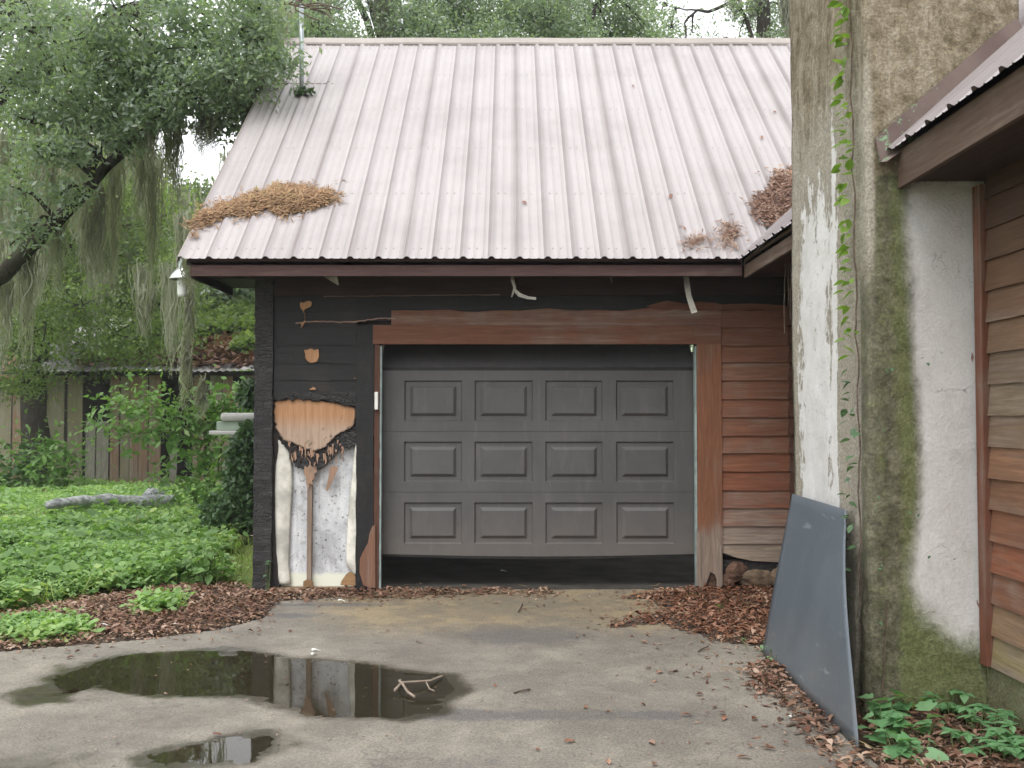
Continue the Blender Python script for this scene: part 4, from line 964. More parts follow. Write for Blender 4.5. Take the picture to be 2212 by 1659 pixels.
def strands(anchors, lens, rng, per=40, rad=.10, wd=.010, seg=9, taper=True):
    Vs = []; Fs = []; o = 0
    for a, Ln in zip(anchors, lens):
        n = per; t = np.linspace(0, 1, seg+1)
        off = rng.normal(size=(n, 2))*rad*np.array([1, 1]); l = Ln*(1-np.abs(rng.normal(size=n))*.5).clip(.10, 1); sx = rng.random(n)*7
        sx0 = rng.random()*6; ph = rng.random(n)*6.28; a0 = rng.random(n)*math.pi
        shrink = (1-.62*t[None, :]*l[:, None]/Ln)
        cx = a[0]+off[:, :1]*shrink+.05*np.sin(t[None]*(6+8*sx[:, None]/7)+ph[:, None])*t[None]**.5+.05*Ln*.3*np.sin(t[None]*3+sx0)*t[None]; cy = a[1]+off[:, 1:]*shrink+.05*np.cos(t[None]*9+ph[:, None])*t[None]**.5
        cz = a[2]-l[:, None]*t[None]+rng.normal(size=(n, 1))*.06
        w_ = wd*(.5+rng.random(n))[:, None]*(1-.75*t[None]**2)
        dx = np.cos(a0)[:, None]*w_; dy = np.sin(a0)[:, None]*w_
        A = np.stack([cx-dx, cy-dy, cz], -1); B = np.stack([cx+dx, cy+dy, cz], -1)
        V = np.stack([A, B], 2).reshape(-1, 3); i = np.arange(n)[:, None]*(2*(seg+1))+np.arange(seg)[None]*2; i = i.ravel()+o
        Vs.append(V); Fs.append(np.stack([i, i+1, i+3, i+2], -1)); o += len(V)
    return np.concatenate(Vs), np.concatenate(Fs)
def part(name, V, F, m, parent, kind=None):
    o = put(name, mesh_np(name, V, F), m, parent)
    if kind: o['kind'] = kind
    return o
def wobble(path, amp, k=3, seed=1):
    r = random.Random(seed); out = []
    for i in range(len(path)-1):
        a, b_ = Vector(path[i]), Vector(path[i+1])
        for j in range(k):
            p = a.lerp(b_, j/k)
            if i+j: p = p+Vector((r.uniform(-amp, amp), r.uniform(-amp, amp), r.uniform(-amp, amp)))
            out.append(p)
    out.append(Vector(path[-1])); return out
def limb(b, path, r0, r1, seed=1, amp=.04, n=8, k=3):
    p = wobble(path, amp, k, seed); m = len(p); b.tube(p, [r0+(r1-r0)*(i/(m-1)) for i in range(m)], n)
def twigs(b, centers, hubs, rng, r=.012, frac=.5):
    hubs = [Vector(h) for h in hubs]
    for c in centers:
        if rng.random() > frac: continue
        c = Vector(c); h = min(hubs, key=lambda q: (q-c).length); mid = c.lerp(h, .5)+Vector(rng.normal(size=3)*.08); b.tube([h, mid, c], [r*1.6, r, r*.4], 4, False)
def make_tree(name, base, label, paths, clumps, lm, leaf, group=None, tw=22, spread=.13, moss=None, mossw=.010, up=.35, seed=1, twf=.5, asp=.45, dense=1.6):
    rng = np.random.default_rng(seed); t = thing(name, base, label, 'tree', group)
    b = MB(); hubs = []
    for i, (path, r0, r1) in enumerate(paths):
        limb(b, path, r0, r1, seed*7+i, min(.06, r1*1.2+.01)); hubs += [tuple(q) for q in wobble(path, 0, 3)]
    b.build('trunk', M['bark'], t, smooth=True)
    ps = []; tb = MB()
    for (c, r, n) in clumps:
        n = int(n*dense); p, tc = clump(c, r, n, tw, spread, rng); ps.append(p); twigs(tb, tc, hubs+[tuple(Vector(c))], rng, .010, twf*.35)
        h = min([Vector(q) for q in hubs], key=lambda q: (q-Vector(c)).length)
        if (h-Vector(c)).length < 3.5: tb.tube([h, h.lerp(Vector(c), .5)+Vector((0, 0, .1)), Vector(c)], [.03, .022, .012], 5, False)
    if tb.v: tb.build('twigs', M['bark'], t)['kind'] = 'stuff'
    pos = np.concatenate(ps); V, F = leaf_quads(pos, leaf*(.7+.6*rng.random(len(pos))), leaf*asp*(.8+.4*rng.random(len(pos))), up, .12, .1, rng); part('crown', V, F, lm, t)
    if moss: 
        V, F = strands([m_[0] for m_ in moss], [m_[1] for m_ in moss], rng, wd=mossw, per=moss[0][2] if len(moss[0]) > 2 else 40, rad=moss[0][3] if len(moss[0]) > 3 else .1); part('hanging_moss', V, F, M['moss'], t, 'stuff')
    return t
rs = random.Random(77)
def pc(lst, dep, jd=.6):     # clumps from (x, y, radius px, leaves)
    out = []
    for x, y, r, n in lst:
        d = dep+rs.uniform(-jd, jd); p = P(x, y, d); s = r*d/FPX; out.append((tuple(p), (s*1.15, s*1.3, s*.8), n))
    return out

# near oak: trunk out of frame at left, limbs reaching over the yard
base = P(-330, 1000, 11.6); base.z = 0
paths = [([base, base+Vector((.1, .1, 1.6)), P(-290, 620, 11.6), P(-240, 300, 11.7), P(-150, -60, 11.8), P(-100, -300, 12)], .48, .2),
         ([P(-300, 680, 11.6), P(-120, 665, 11.3), P(0, 590, 11), P(95, 505, 10.8), P(180, 415, 10.6), P(265, 330, 10.4), P(345, 250, 10.2), P(430, 200, 10.2), P(530, 130, 10.4)], .125, .012),
         ([P(180, 415, 10.6), P(215, 330, 10.7), P(260, 250, 10.8), P(270, 190, 10.9)], .06, .03),
         ([P(-240, 300, 11.7), P(-60, 240, 11.8), P(60, 150, 11.9), P(160, 110, 12), P(250, 45, 12.1), P(330, -5, 12.2), P(440, -80, 12.3)], .15, .10),
         ([P(-200, 130, 11.9), P(-40, 70, 12.4), P(40, 10, 12.6), P(90, -90, 12.8)], .22, .15),
         ([P(345, 250, 10.2), P(400, 215, 10.4), P(440, 150, 10.8), P(470, 80, 11), P(480, 0, 11)], .05, .02)]
cl = pc([(120, 150, 85, 900), (215, 150, 85, 1000), (320, 120, 80, 1000), (425, 120, 90, 1100), (505, 170, 70, 800), (300, 195, 85, 1000), (180, 235, 70, 700), (430, 50, 85, 900), (540, 70, 65, 800), (70, 265, 60, 500),
         (500, 245, 55, 650), (445, 210, 70, 800), (250, 20, 60, 400), (360, 10, 70, 600), (560, 10, 70, 700), (120, 45, 75, 600), (20, 175, 45, 300), (550, 190, 50, 600), (90, 330, 50, 400), (150, 320, 40, 300), (590, 130, 40, 450), (20, 400, 55, 300),
         (240, 270, 60, 450), (330, 260, 40, 250), (50, 60, 80, 500), (200, 80, 60, 400), (400, 190, 60, 700), (290, 300, 40, 300), (130, 420, 45, 300), (60, 500, 40, 250), (345, 235, 35, 250)], 10.15, .5)
moss = []
for (x, y, l, d) in [(145, 180, 330, 10.9), (240, 250, 260, 11), (320, 200, 130, 10.8), (200, 270, 260, 11.2), (60, 240, 420, 11.4), (100, 300, 350, 11.2), (345, 240, 180, 10.4), (370, 230, 330, 10.5), (20, 300, 420, 11.5), (280, 250, 190, 11),
                     (400, 200, 100, 10.4), (155, 20, 160, 11.9), (80, 10, 170, 12.2), (190, 40, 130, 12), (330, 60, 120, 11.5), (600, 10, 80, 11.5), (560, 20, 110, 11.2), (520, 200, 110, 10.2), (490, 120, 100, 10.4), (300, 300, 240, 11.0), (350, 330, 380, 11.4), (120, 470, 220, 11.2), (50, 560, 220, 11.4), (230, 380, 300, 11.3), (10, 600, 160, 11.4), (270, 330, 420, 11.6), (170, 430, 330, 11.3), (85, 520, 280, 11.3), (545, 130, 60, 10), (455, 230, 70, 10.2), (440, 270, 75, 10.3)]:
    for q in range(1 if l > 200 else 2):
        moss.append((tuple(P(x+rs.uniform(-22, 22), y+rs.uniform(-20, 20), d+rs.uniform(-.3, .3))), l*d/FPX*rs.uniform(.5, 1.1), 70, .05))
make_tree('oak_tree', base, 'spreading oak at far left whose mossy limbs reach toward the garage roof', paths, cl, M['oakleaf'], .074, moss=moss, mossw=.006, seed=3, tw=34, spread=.10, dense=1.3)

# oak whose trunk stands before the shed at left
base = G(85, 1046); d2 = base.y-CAMY
paths = [([base+Vector((0, 0, -.05)), P(80, 900, d2), P(70, 760, d2), P(90, 640, d2), P(70, 480, d2), P(40, 300, d2)], .42, .22), ([P(80, 700, d2), P(140, 560, d2), P(200, 440, d2+.5), P(240, 300, d2+.5)], .16, .06), ([P(85, 660, d2), P(20, 560, d2), P(-80, 450, d2)], .16, .06)]
cl = pc([(x, y, rs.uniform(50, 90), 380) for x, y in [(20, 330), (90, 390), (160, 360), (30, 460), (120, 500), (200, 480), (40, 560), (150, 590), (230, 560), (60, 650), (10, 700), (180, 660), (260, 640), (290, 520), (230, 420), (310, 430), (0, 600), (100, 700), (250, 720), (30, 760), (170, 740), (340, 560), (300, 620), (360, 660), (330, 480), (380, 600), (290, 760), (220, 780), (370, 720), (60, 820), (110, 600), (40, 400), (200, 400), (270, 480)]], d2-1.5, 2.0)
moss = [(tuple(P(rs.uniform(-10, 400), rs.uniform(300, 640), d2-rs.uniform(0, 5))), rs.uniform(.6, 2.0), 60, .10) for _ in range(40)]
make_tree('oak_tree', base, 'ivy-grown oak trunk standing in front of the board shed at left', paths, cl, M['farleaf'], .11, moss=moss, mossw=.011, seed=5, spread=.22, dense=2.4)

# trees beyond the shed
TH_ = [(-60, 30, 'tall tree behind the left end of the shed roof', [(-60, 500, 190, 900), (-40, 250, 180, 900), (40, 120, 150, 700), (20, 650, 130, 600), (-120, 380, 200, 700), (60, 40, 140, 600), (-40, -80, 180, 600)], 'farleaf'),
       (90, 33, 'yellow-green tree behind the shed, between the two oak trunks', [(100, 600, 110, 700), (60, 720, 100, 600), (130, 480, 110, 700), (40, 540, 110, 500), (150, 700, 90, 500), (90, 380, 120, 600), (170, 300, 120, 500), (200, 180, 120, 500), (60, 260, 110, 400)], 'brightleaf'),
       (215, 31, 'leafy tree rising behind the middle of the shed', [(210, 600, 110, 900), (260, 700, 90, 800), (180, 500, 100, 700), (240, 420, 110, 700), (300, 560, 80, 700), (200, 340, 100, 500), (280, 330, 70, 400), (250, 220, 100, 500), (310, 160, 90, 500)], 'farleaf'),
       (345, 28, 'bright green tree behind the shed near the garage lamp', [(340, 620, 80, 900), (370, 520, 75, 900), (320, 470, 60, 600), (350, 700, 80, 800), (410, 570, 60, 700), (300, 690, 70, 600), (330, 440, 40, 300)], 'brightleaf'),
       (455, 27, 'dark evergreen tree showing below the garage eave', [(450, 540, 55, 800), (470, 600, 70, 900), (500, 650, 70, 900), (420, 640, 70, 800), (540, 620, 70, 900), (480, 700, 80, 900), (560, 700, 60, 600)], 'oakleaf'),
       (400, 38, 'pale distant tree seen through the gap beside the roof edge', [(410, 430, 45, 500), (440, 470, 55, 600), (380, 500, 60, 600), (470, 440, 40, 400), (430, 560, 80, 800), (500, 560, 70, 700)], 'farleaf')]
for i, (x, d, lab, cs, lm) in enumerate(TH_):
    b0 = P(x, 900, d); b0.z = 0; top = P(x+10, min(c[1] for c in cs)+60, d)
    mid = b0.lerp(top, .5)+Vector((.2, 0, 0)); paths = [([b0, mid, top], .26, .07)]
    for c in cs[:5]: paths.append(([mid.lerp(top, rs.uniform(0, .6)), P(c[0], c[1], d)], .07, .02))
    make_tree('yard_tree', b0, lab, paths, pc(cs, d, 1.5), M[lm], .19, 'trees beyond the shed', seed=20+i, spread=.34, tw=18, moss=[(tuple(P(x+rs.uniform(-70, 70), rs.uniform(330, 620), d-rs.uniform(0, 2))), rs.uniform(1.2, 3.0), 22, .12) for _ in range(9)], mossw=.02, asp=.55, dense=2.2)

# trees behind the garage ridge
TB = [(700, 19, 'oak behind the garage by the roof vent pipe', [(620, 40, 70, 900), (690, 60, 60, 600), (660, -20, 80, 700), (740, 90, 45, 500), (590, 90, 60, 700), (720, 0, 50, 300), (640, 110, 60, 600), (560, 160, 50, 600), (575, 230, 40, 300)], [(690, 30), (640, -30)], [(675, -10, 90), (690, 0, 70)]),
      (838, 21, 'dark-trunked oak leaning behind the middle of the garage ridge', [(890, 40, 60, 900), (960, 20, 70, 1000), (1030, 40, 70, 1000), (930, 80, 50, 600), (990, 90, 60, 800), (870, 90, 45, 500), (800, -30, 60, 400), (1060, 90, 60, 700), (900, -30, 70, 600), (1000, -30, 80, 800)], [(800, 20), (765, -20), (900, 20)], [(832, -10, 110), (845, -20, 120)]),
      (1180, 22, 'broad green oak filling the view behind the garage roof', [(1110, 30, 70, 1000), (1190, 40, 70, 1000), (1270, 30, 65, 900), (1340, 40, 55, 700), (1150, 90, 55, 700), (1240, 90, 60, 800), (1320, 85, 50, 600), (1390, 60, 45, 450), (1420, 85, 30, 220), (1130, -40, 80, 700), (1250, -40, 80, 700), (1350, -20, 60, 400), (1395, 10, 35, 250)], [(1220, 0), (1290, 10), (1130, 10)], [(1195, -10, 90), (1215, 0, 110), (1105, 0, 80)])]
for i, (x, d, lab, cs, lims, ms) in enumerate(TB):
    b0 = P(x, 900, d); b0.z = 0; crotch = P(x, 140, d); paths = [([b0, P(x+8, 500, d), crotch, P(x-4, 60, d), P(x-30, -120, d)], .24, .10)]
    for lx, ly in lims: paths.append(([crotch+Vector((0, 0, -.3)), P((x+lx)/2, 80, d), P(lx, ly, d), P(lx*1.5-x*.5, ly-110, d)], .10, .05))
    make_tree('oak_tree', b0, lab, paths, pc(cs, d, 1.2), M['oakleaf'], .095, 'oaks behind the garage', seed=40+i, spread=.2, tw=20, moss=[(tuple(P(a+rs.uniform(-8, 8), c, d-.5)), l*d/FPX, 60, .09) for a, c, l in ms for _ in range(3)], mossw=.012, dense=2.4)
# sparse tree at the right, bare twigs against the sky
d = 20; b0 = P(1640, 900, d); b0.z = 0
paths = [([b0, P(1650, 500, d), P(1660, 150, d), P(1640, -60, d)], .26, .12), ([P(1655, 170, d), P(1610, 40, d), P(1585, 0, d), P(1530, 25, d), P(1505, 22, d), P(1480, 50, d), P(1482, 85, d), P(1470, 108, d)], .05, .012), ([P(1580, 8, d), P(1600, -10, d), P(1680, -60, d)], .06, .03),
         ([P(1610, 40, d), P(1600, 60, d), P(1590, 110, d)], .02, .008), ([P(1505, 22, d), P(1470, 20, d), P(1440, 12, d)], .02, .008)]
cl = pc([(1640, 30, 40, 420), (1680, 70, 45, 420), (1600, 20, 30, 200), (1700, 20, 50, 380), (1660, 100, 40, 300), (1545, 88, 14, 60), (1495, 70, 18, 70), (1450, 60, 25, 180), (1430, 20, 22, 100), (1590, 100, 14, 40), (1720, 120, 50, 300), (1420, 95, 30, 240)], d, .6)
ms = [(tuple(P(1700+rs.uniform(-12, 14), -30+rs.uniform(-10, 20), d-1)), 1.25*rs.uniform(.8, 1.1), 60, .08) for _ in range(5)]+[(tuple(P(1585, 0, d)), .5, 40, .06), (tuple(P(1625, -5, d)), .55, 40, .06)]
make_tree('oak_tree', b0, 'thin oak with bare twigs and pale moss against the sky beside the chimney', paths, cl, M['oakleaf'], .085, 'oaks behind the garage', seed=60, spread=.17, moss=ms, mossw=.012)

# far wood closing the horizon
rng = np.random.default_rng(90); n = 15000; ang = rng.uniform(-1.35, 1.35, n); rad = rng.uniform(46, 58, n); hgt = 6.5*rng.random(n)**.8
pos = np.stack([rad*np.sin(ang), CAMY+rad*np.cos(ang), hgt*(.6+.7*vnoise(np.stack([ang*9, ang*0, ang*0], -1), 1.0, 3))], -1)
V, F = leaf_quads(pos, .75*(.6+.8*rng.random(n)), .5, .3, .1, 0, rng); o = put('far_wood', mesh_np('far_wood', V, F), M['farleaf']); tag(o, 'distant green wood beyond the yard', None, None, 'stuff')

# ------------------------------------------------------------------ shed beyond the yard
SD = 21.6; shed = thing('shed', tuple(P(300, 1042, SD)*1), 'old shed of uneven vertical boards with litter-covered metal roof', 'shed')
def sx(x): return P(x, 900, SD).x
z_top = P(300, 811, SD).z; z_bot = -.1
brd = [(-60, -20, .0, 0), (-14, 22, .02, 0), (28, 62, .0, 0), (66, 97, 0, 0), (99, 138, .0, 0), (146, 178, .02, .01), (184, 205, -1.0, 0), (208, 234, -1.02, 0), (238, 257, 0, 0), (260, 279, .02, 0), (280, 298, 0, 0), (299, 319, .01, 0), (322, 347, .0, 0), (366, 381, -1.5, 0), (416, 440, 0, 0), (453, 478, .0, 0), (480, 501, .01, 0), (504, 525, -.3, 0), (528, 560, 0, 0), (566, 600, 0, 0)]
r = random.Random(4)
for i, (a, c, dz, q) in enumerate(brd):
    b = MB(); xa, xb = sx(a), sx(c); zt = z_top+(dz if dz < 0 else -dz); y = CAMY+SD+r.uniform(0, .03); lean = r.uniform(-.02, .02)
    zb = z_bot+r.uniform(0, .06)+.1
    b.add([(xa, y, zb), (xb, y, zb+r.uniform(-.03, .03)), (xb+lean, y, zt+r.uniform(-.02, .02)), (xa+lean, y, zt), (xa, y+.025, zb), (xb, y+.025, zb), (xb+lean, y+.025, zt), (xa+lean, y+.025, zt)],
          [(0, 1, 2, 3), (7, 6, 5, 4), (0, 4, 5, 1), (1, 5, 6, 2), (2, 6, 7, 3), (3, 7, 4, 0)])
    o = b.build('wall_board', M['fence'], shed); o.color = ((.22, .20, .13, .35) if r.random() < .5 else (.24, .15, .10, .4)) if i not in (6, 7, 13) else (.15, .14, .13, .6)
MB().box(sx(-260), sx(640), CAMY+SD+3.0, CAMY+SD+3.1, -.1, z_top+.1).build('back_wall', M['dark'], shed)
MB().box(sx(-70), sx(620), CAMY+SD+.06, CAMY+SD+.16, z_top-.02, z_top+.10).build('top_rail', M['dark'], shed)
MB().box(sx(-70), sx(620), CAMY+SD+.05, CAMY+SD+.12, 1.05, 1.2).build('mid_rail', M['dark'], shed)
# corrugated roof: one sheet, wavy
us = np.linspace(sx(150)-1.2, sx(640), 150); V = []
for u_ in us:
    for j in range(7):
        t = j/6; V.append((u_, CAMY+SD-.35+4.2*t, z_top+.10+1.55*t+.02*math.sin(u_*40)+.03*math.sin(u_*2.1)*(1-t)))
F = [(i*7+j, (i+1)*7+j, (i+1)*7+j+1, i*7+j+1) for i in range(149) for j in range(6)]; part('roof', np.array(V), np.array(F), M['shedroof'], shed)
V2 = [(sx(-90), CAMY+SD-.3, z_top-.08), (sx(92), CAMY+SD-.3, z_top-.05), (sx(92), CAMY+SD+3.4, z_top+.95), (sx(-90), CAMY+SD+3.4, z_top+.95)]
b = MB(); b.add(V2, [(0, 1, 2, 3)]); o = b.build('roof', M['bark_litter'], shed); s_ = o.modifiers.new('t', 'SOLIDIFY'); s_.thickness = .05
rng = np.random.default_rng(8); n = 9000; t = rng.random(n)**.8*.95+.03; xx = sx(170)+rng.random(n)*(sx(600)-sx(170)); keep = fbm(np.stack([xx, t*4, t*0], -1), .8, 3) > .36
pos = np.stack([xx, CAMY+SD-.35+4.2*t, z_top+.14+1.55*t+.06*rng.random(n)], -1)[keep]; V, F = leaf_quads(pos, .22, .12, .6, .1, 0, rng); part('roof_litter', V, F, M['litter'], shed, 'stuff')
n = 15000; xx = sx(190)+rng.random(n)**.7*(sx(600)-sx(190)); t = .2+.85*rng.random(n); nz = fbm(np.stack([xx, t*4, t*0], -1), .7, 9); keep = nz+.25*t+.12*(xx-sx(300))/(sx(600)-sx(300)) >  .56
pos = np.stack([xx, CAMY+SD-.35+4.2*t, z_top+.2+1.55*t+.5*rng.random(n)*nz], -1)[keep]; V, F = leaf_quads(pos, .24, .17, .5, .1, .2, rng); part('roof_creeper', V, F, M['farleaf'], shed, 'stuff')

# ------------------------------------------------------------------ things in the yard
def thing_mesh(name, me, m, label, cat, group=None): o = put(name, me, m); tag(o, label, cat, group); return o
# weathered log
c0, c1 = G(100, 1128), G(372, 1108); lg = thing('log', tuple((c0+c1)/2), 'bleached grey weathered log lying in the weeds', 'log')
b = MB(); pth = [c0.lerp(c1, t)+Vector((0, .05*math.sin(7*t),   .24+.04*math.sin(5*t))) for t in np.linspace(0, 1, 16)]; b.tube(pth, [.045+.025*abs(math.sin(9*t+.4))+.035*t+.012*math.sin(31*t) for t in np.linspace(0, 1, 16)], 9); o = b.build('trunk', M['logwood'], lg, smooth=True)
b = MB(); a, c = G(255, 1142), G(372, 1128); pth = [a.lerp(c, t)+Vector((0, 0, .06+.05*t)) for t in np.linspace(0, 1, 6)]; b.tube(pth, [.02, .05, .06, .05, .05, .03], 6); b.build('branch', M['logwood'], lg)
b = MB(); a, c = G(300, 1115), G(350, 1100); b.tube([a+Vector((0, 0, .2)), a.lerp(c, .5)+Vector((0, 0, .33)), c+Vector((0, 0, .26))], [.05, .07, .04], 7); b.build('branch', M['logwood'], lg)
# cabinet behind the post
CDp = 12.6; cb0 = P(555, 1100, CDp); cb0.z = 0; cab = thing('cabinet', tuple(cb0), 'pale green cabinet with white overhanging top, overgrown behind the charred post', 'cabinet')
def cxp(x): return P(x, 900, CDp).x
def czp(y): return P(520, y, CDp).z
yy = CAMY+CDp
MB().box(cxp(503), cxp(640), yy, yy+.6, 0, czp(938)).build('body', M['palegreen'], cab, bevel=.01)
b = MB(); b.box(cxp(458), cxp(650), yy-.14, yy+.7, czp(939), czp(930)); b.build('lower_ledge', M['whitecap'], cab, bevel=.015)
MB().box(cxp(470), cxp(645), yy-.05, yy+.65, czp(930), czp(910)).build('band', M['palegreen'], cab, bevel=.01)
MB().box(cxp(521), cxp(560), yy-.056, yy-.04, czp(926), czp(913)).build('slot', M['dark'], cab)
b = MB(); b.box(cxp(480), cxp(655), yy-.12, yy+.7, czp(910), czp(892)); b.build('lid', M['whitecap'], cab, bevel=.04)
MB().box(cxp(499), cxp(505), yy-.02, yy+.0, .05, czp(942)).build('edge_strip', M['whitecap'], cab)

# security lamp at the eave corner
lp = P(394, 604, 8.75); lamp = thing('security_lamp', tuple(lp), 'spun metal dome lamp hanging at the left eave corner', 'lamp')
b = MB(); b.lathe([(.115, 0), (.112, .012), (.095, .045), (.062, .085), (.045, .10), (.0, .10)], lp, 28); o = b.build('lamp_shade', M['alu'], lamp, smooth=True); s_ = o.modifiers.new('t', 'SOLIDIFY'); s_.thickness = .003
b = MB(); b.lathe([(.0, .215), (.036, .21), (.038, .19), (.034, .15), (.036, .10)], lp, 20); b.build('socket_housing', M['galv'], lamp, smooth=True)
b = MB(); b.lathe([(.042, .03), (.045, -.02), (.043, -.13), (.036, -.155), (0, -.16)], lp, 20); b.build('diffuser', M['lens'], lamp, smooth=True)
b = MB(); b.tube([lp+Vector((.03, 0, .17)), lp+Vector((.12, 0, .18)), Vector((XL+.065, lp.y-.02, 2.735))], .011, 8); b.build('bracket', M['galv'], lamp)

# vent pipe
def on_roof(x, y, lift=0.0):
    a, b_, c = ray(x, y); t = (ZE-CAMZ+PITCH*(CAMY-EY)*1.0)/(c-PITCH*b_); p = Vector((a*t, CAMY+b_*t, CAMZ+c*t)); return p+Vector((0, -PITCH/CS, 1/CS))*lift
vp = on_roof(652, 206); pt = P(651, 10, vp.y-CAMY)
vent = thing('vent_pipe', tuple(vp), 'slim galvanised vent pipe rising from the upper left of the roof', 'pipe')
b = MB(); b.tube([vp+Vector((0, 0, -.1)), vp.lerp(pt, .5), pt], .024, 14); b.build('pipe', M['galv'], vent, smooth=True)
b = MB(); nrm = Vector((0, -PITCH/CS, 1/CS)); b.lathe([(.075, 0), (.07, .012), (.045, .03), (.030, .06), (.026, .09)], vp+Vector((0, 0, -.015)), 16); b.build('boot', M['seal'], vent, smooth=True)
rng = np.random.default_rng(4); pos = np.array([on_roof(640+38*rng.random(), 203+7*rng.random(), .03+.03*rng.random()) for _ in range(160)]); V, F = leaf_quads(pos, .05, .02, .4, .1, 0, rng); part('moss_clump', V, F, M['ivy'], vent, 'stuff')
br = thing('dead_branch', tuple(pt), 'bare dead branch snagged across the top of the vent pipe', 'branch'); b = MB(); dp = pt.y-CAMY-.03
for pth in ([(600, 25), (640, 10), (690, 8), (740, 20)], [(610, 4), (650, 14), (700, 26), (722, 44)], [(632, -10), (640, 20), (668, 38), (690, 44)], [(595, 12), (630, 4), (680, -6)], [(640, 0), (672, 16), (716, 20)], [(655, 12), (700, 10), (715, 30)]):
    b = MB(); b.tube(wobble([P(x, y, dp+rs.uniform(-.12, .0)) for x, y in pth], .008, 3, 3), .008, 5); b.build('twig', M['twig'], br)

# litter heaps lying on the roof
def roof_heap(name, outline, n, hmax, m, label, lsz, seed, base_m=None, asp=.16):
    rng = np.random.default_rng(seed); o_ = [(p.x, p.y, 0) for p in (on_roof(x, y) for x, y in outline)]; n = int(n*1.6); A = np.array(o_); lo_, hi_ = A.min(0), A.max(0); pts = lo_-.12+rng.random((n*4, 3))*(hi_-lo_+.24)
    pts = pts[in_poly(pts+(np.stack([vnoise(pts, 14, 5), vnoise(pts, 14, 6), pts[:, 2]*0+.5], -1)-.5)*(.12+.35*rng.random((len(pts), 1))**3), o_)][:n]; sdv = -poly_sd(pts, o_); h = .028+hmax*np.clip(sdv/.12, 0, 1)*.55*rng.random(len(pts))
    z = ZE+PITCH*(pts[:, 1]-EY); pos = np.stack([pts[:, 0], pts[:, 1]-h*PITCH/CS, z+h/CS], -1)
    nn = np.tile(np.array([[0, -PITCH/CS, 1/CS]]), (len(pos), 1))
    V, F = leaf_quads(pos, lsz*(.5+.8*rng.random(len(pos))), lsz*asp*(.6+.8*rng.random(len(pos))), .72, .15, 0, rng, nn)
    c = A.mean(0); t = thing(name, (c[0], c[1], ZE+PITCH*(c[1]-EY)), label, 'debris'); part('litter', V, F, m, t, 'stuff')
    # compost bed beneath
    gx = np.arange(lo_[0], hi_[0], .02); gy = np.arange(lo_[1], hi_[1], .02)
    Vg, Fg = grid(gx, gy, lambda v: v[:, 2]); s = -poly_sd(Vg, o_)-.02-.05*vnoise(Vg, 9, seed+3); hh = np.where(s > 0, .022+hmax*.45*np.clip(s/.12, 0, 1)*(.3+.7*vnoise(Vg, 12, seed)), -.02)
    VV = np.stack([Vg[:, 0], Vg[:, 1]-hh*PITCH/CS, ZE+PITCH*(Vg[:, 1]-EY)+hh/CS], -1); k = (s[Fg] > -.02).any(1)
    part('compost', VV, Fg[k], base_m or M['bark_litter'], t); return t
roof_heap('roof_debris', [(420, 478), (440, 462), (470, 452), (510, 440), (550, 427), (580, 416), (620, 409), (670, 412), (705, 418), (720, 428), (718, 440), (690, 452), (660, 456), (625, 458), (622, 470), (600, 462), (570, 453), (540, 460), (510, 466), (470, 474), (440, 484)], 5200, .055, M['straw'], 'long mound of pine straw and moss on the lower left of the roof', .07, 1)
roof_heap('roof_debris', [(415, 512), (425, 488), (440, 486), (436, 505), (428, 515)], 350, .02, M['straw'], 'small straw smear at the lower left rake of the roof', .06, 2)
roof_heap('roof_debris', [(1634, 440), (1650, 428), (1668, 424), (1672, 405), (1668, 380), (1690, 374), (1712, 372), (1740, 378), (1760, 420), (1740, 460), (1700, 486), (1665, 488), (1650, 478), (1640, 460)], 2600, .06, M['litter'], 'pile of brown leaves in the roof valley beside the chimney', .06, 3, asp=.3)
roof_heap('roof_debris', [(1486, 517), (1500, 514), (1530, 516), (1539, 518), (1534, 530), (1510, 528), (1490, 531)], 320, .03, M['litter'], 'flat clump of leaves caught above the eave, left of the valley', .06, 4)
roof_heap('roof_debris', [(1566, 492), (1574, 487), (1585, 490), (1590, 505), (1592, 525), (1586, 536), (1572, 534), (1569, 510)], 380, .035, M['litter'], 'upright clump of leaves near the foot of the roof valley', .06, 5)
lf = MB(); lf.add([(-.03, 0, .0), (-.01, -.012, .008), (.02, -.01, .012), (.035, 0, .004), (.015, .012, .012), (-.012, .011, .008)], [(0, 1, 2, 3, 4, 5)]); LEAFME = lf.mesh('leaf')
LEAFME.materials.append(M['redlitter'])
RX_ = Matrix.Rotation(math.atan(PITCH), 4, 'X')
for i, (x, y, lab) in enumerate([(1132, 440, 'dead leaf on the roof, left of centre above the eave'), (1368, 188, 'dead leaf high on the roof near the ridge'), (1672, 244, 'dead leaf on the upper right of the roof by the chimney'), (1645, 300, 'dead leaf on the roof just above the valley leaf pile'), (1448, 427, 'dead leaf on the roof, level with the valley pile'), (1475, 496, 'dead leaf above the flat leaf clump on the roof')]):
    p = on_roof(x, y, .012); o = put('roof_leaf', LEAFME); o.matrix_basis = Matrix.Translation(p) @ RX_ @ Matrix.Rotation(rs.uniform(0, 6), 4, 'Z') @ Matrix.Scale(rs.uniform(.8, 1.3), 4)
    tag(o, lab, 'leaf', 'single leaves on the metal roof')

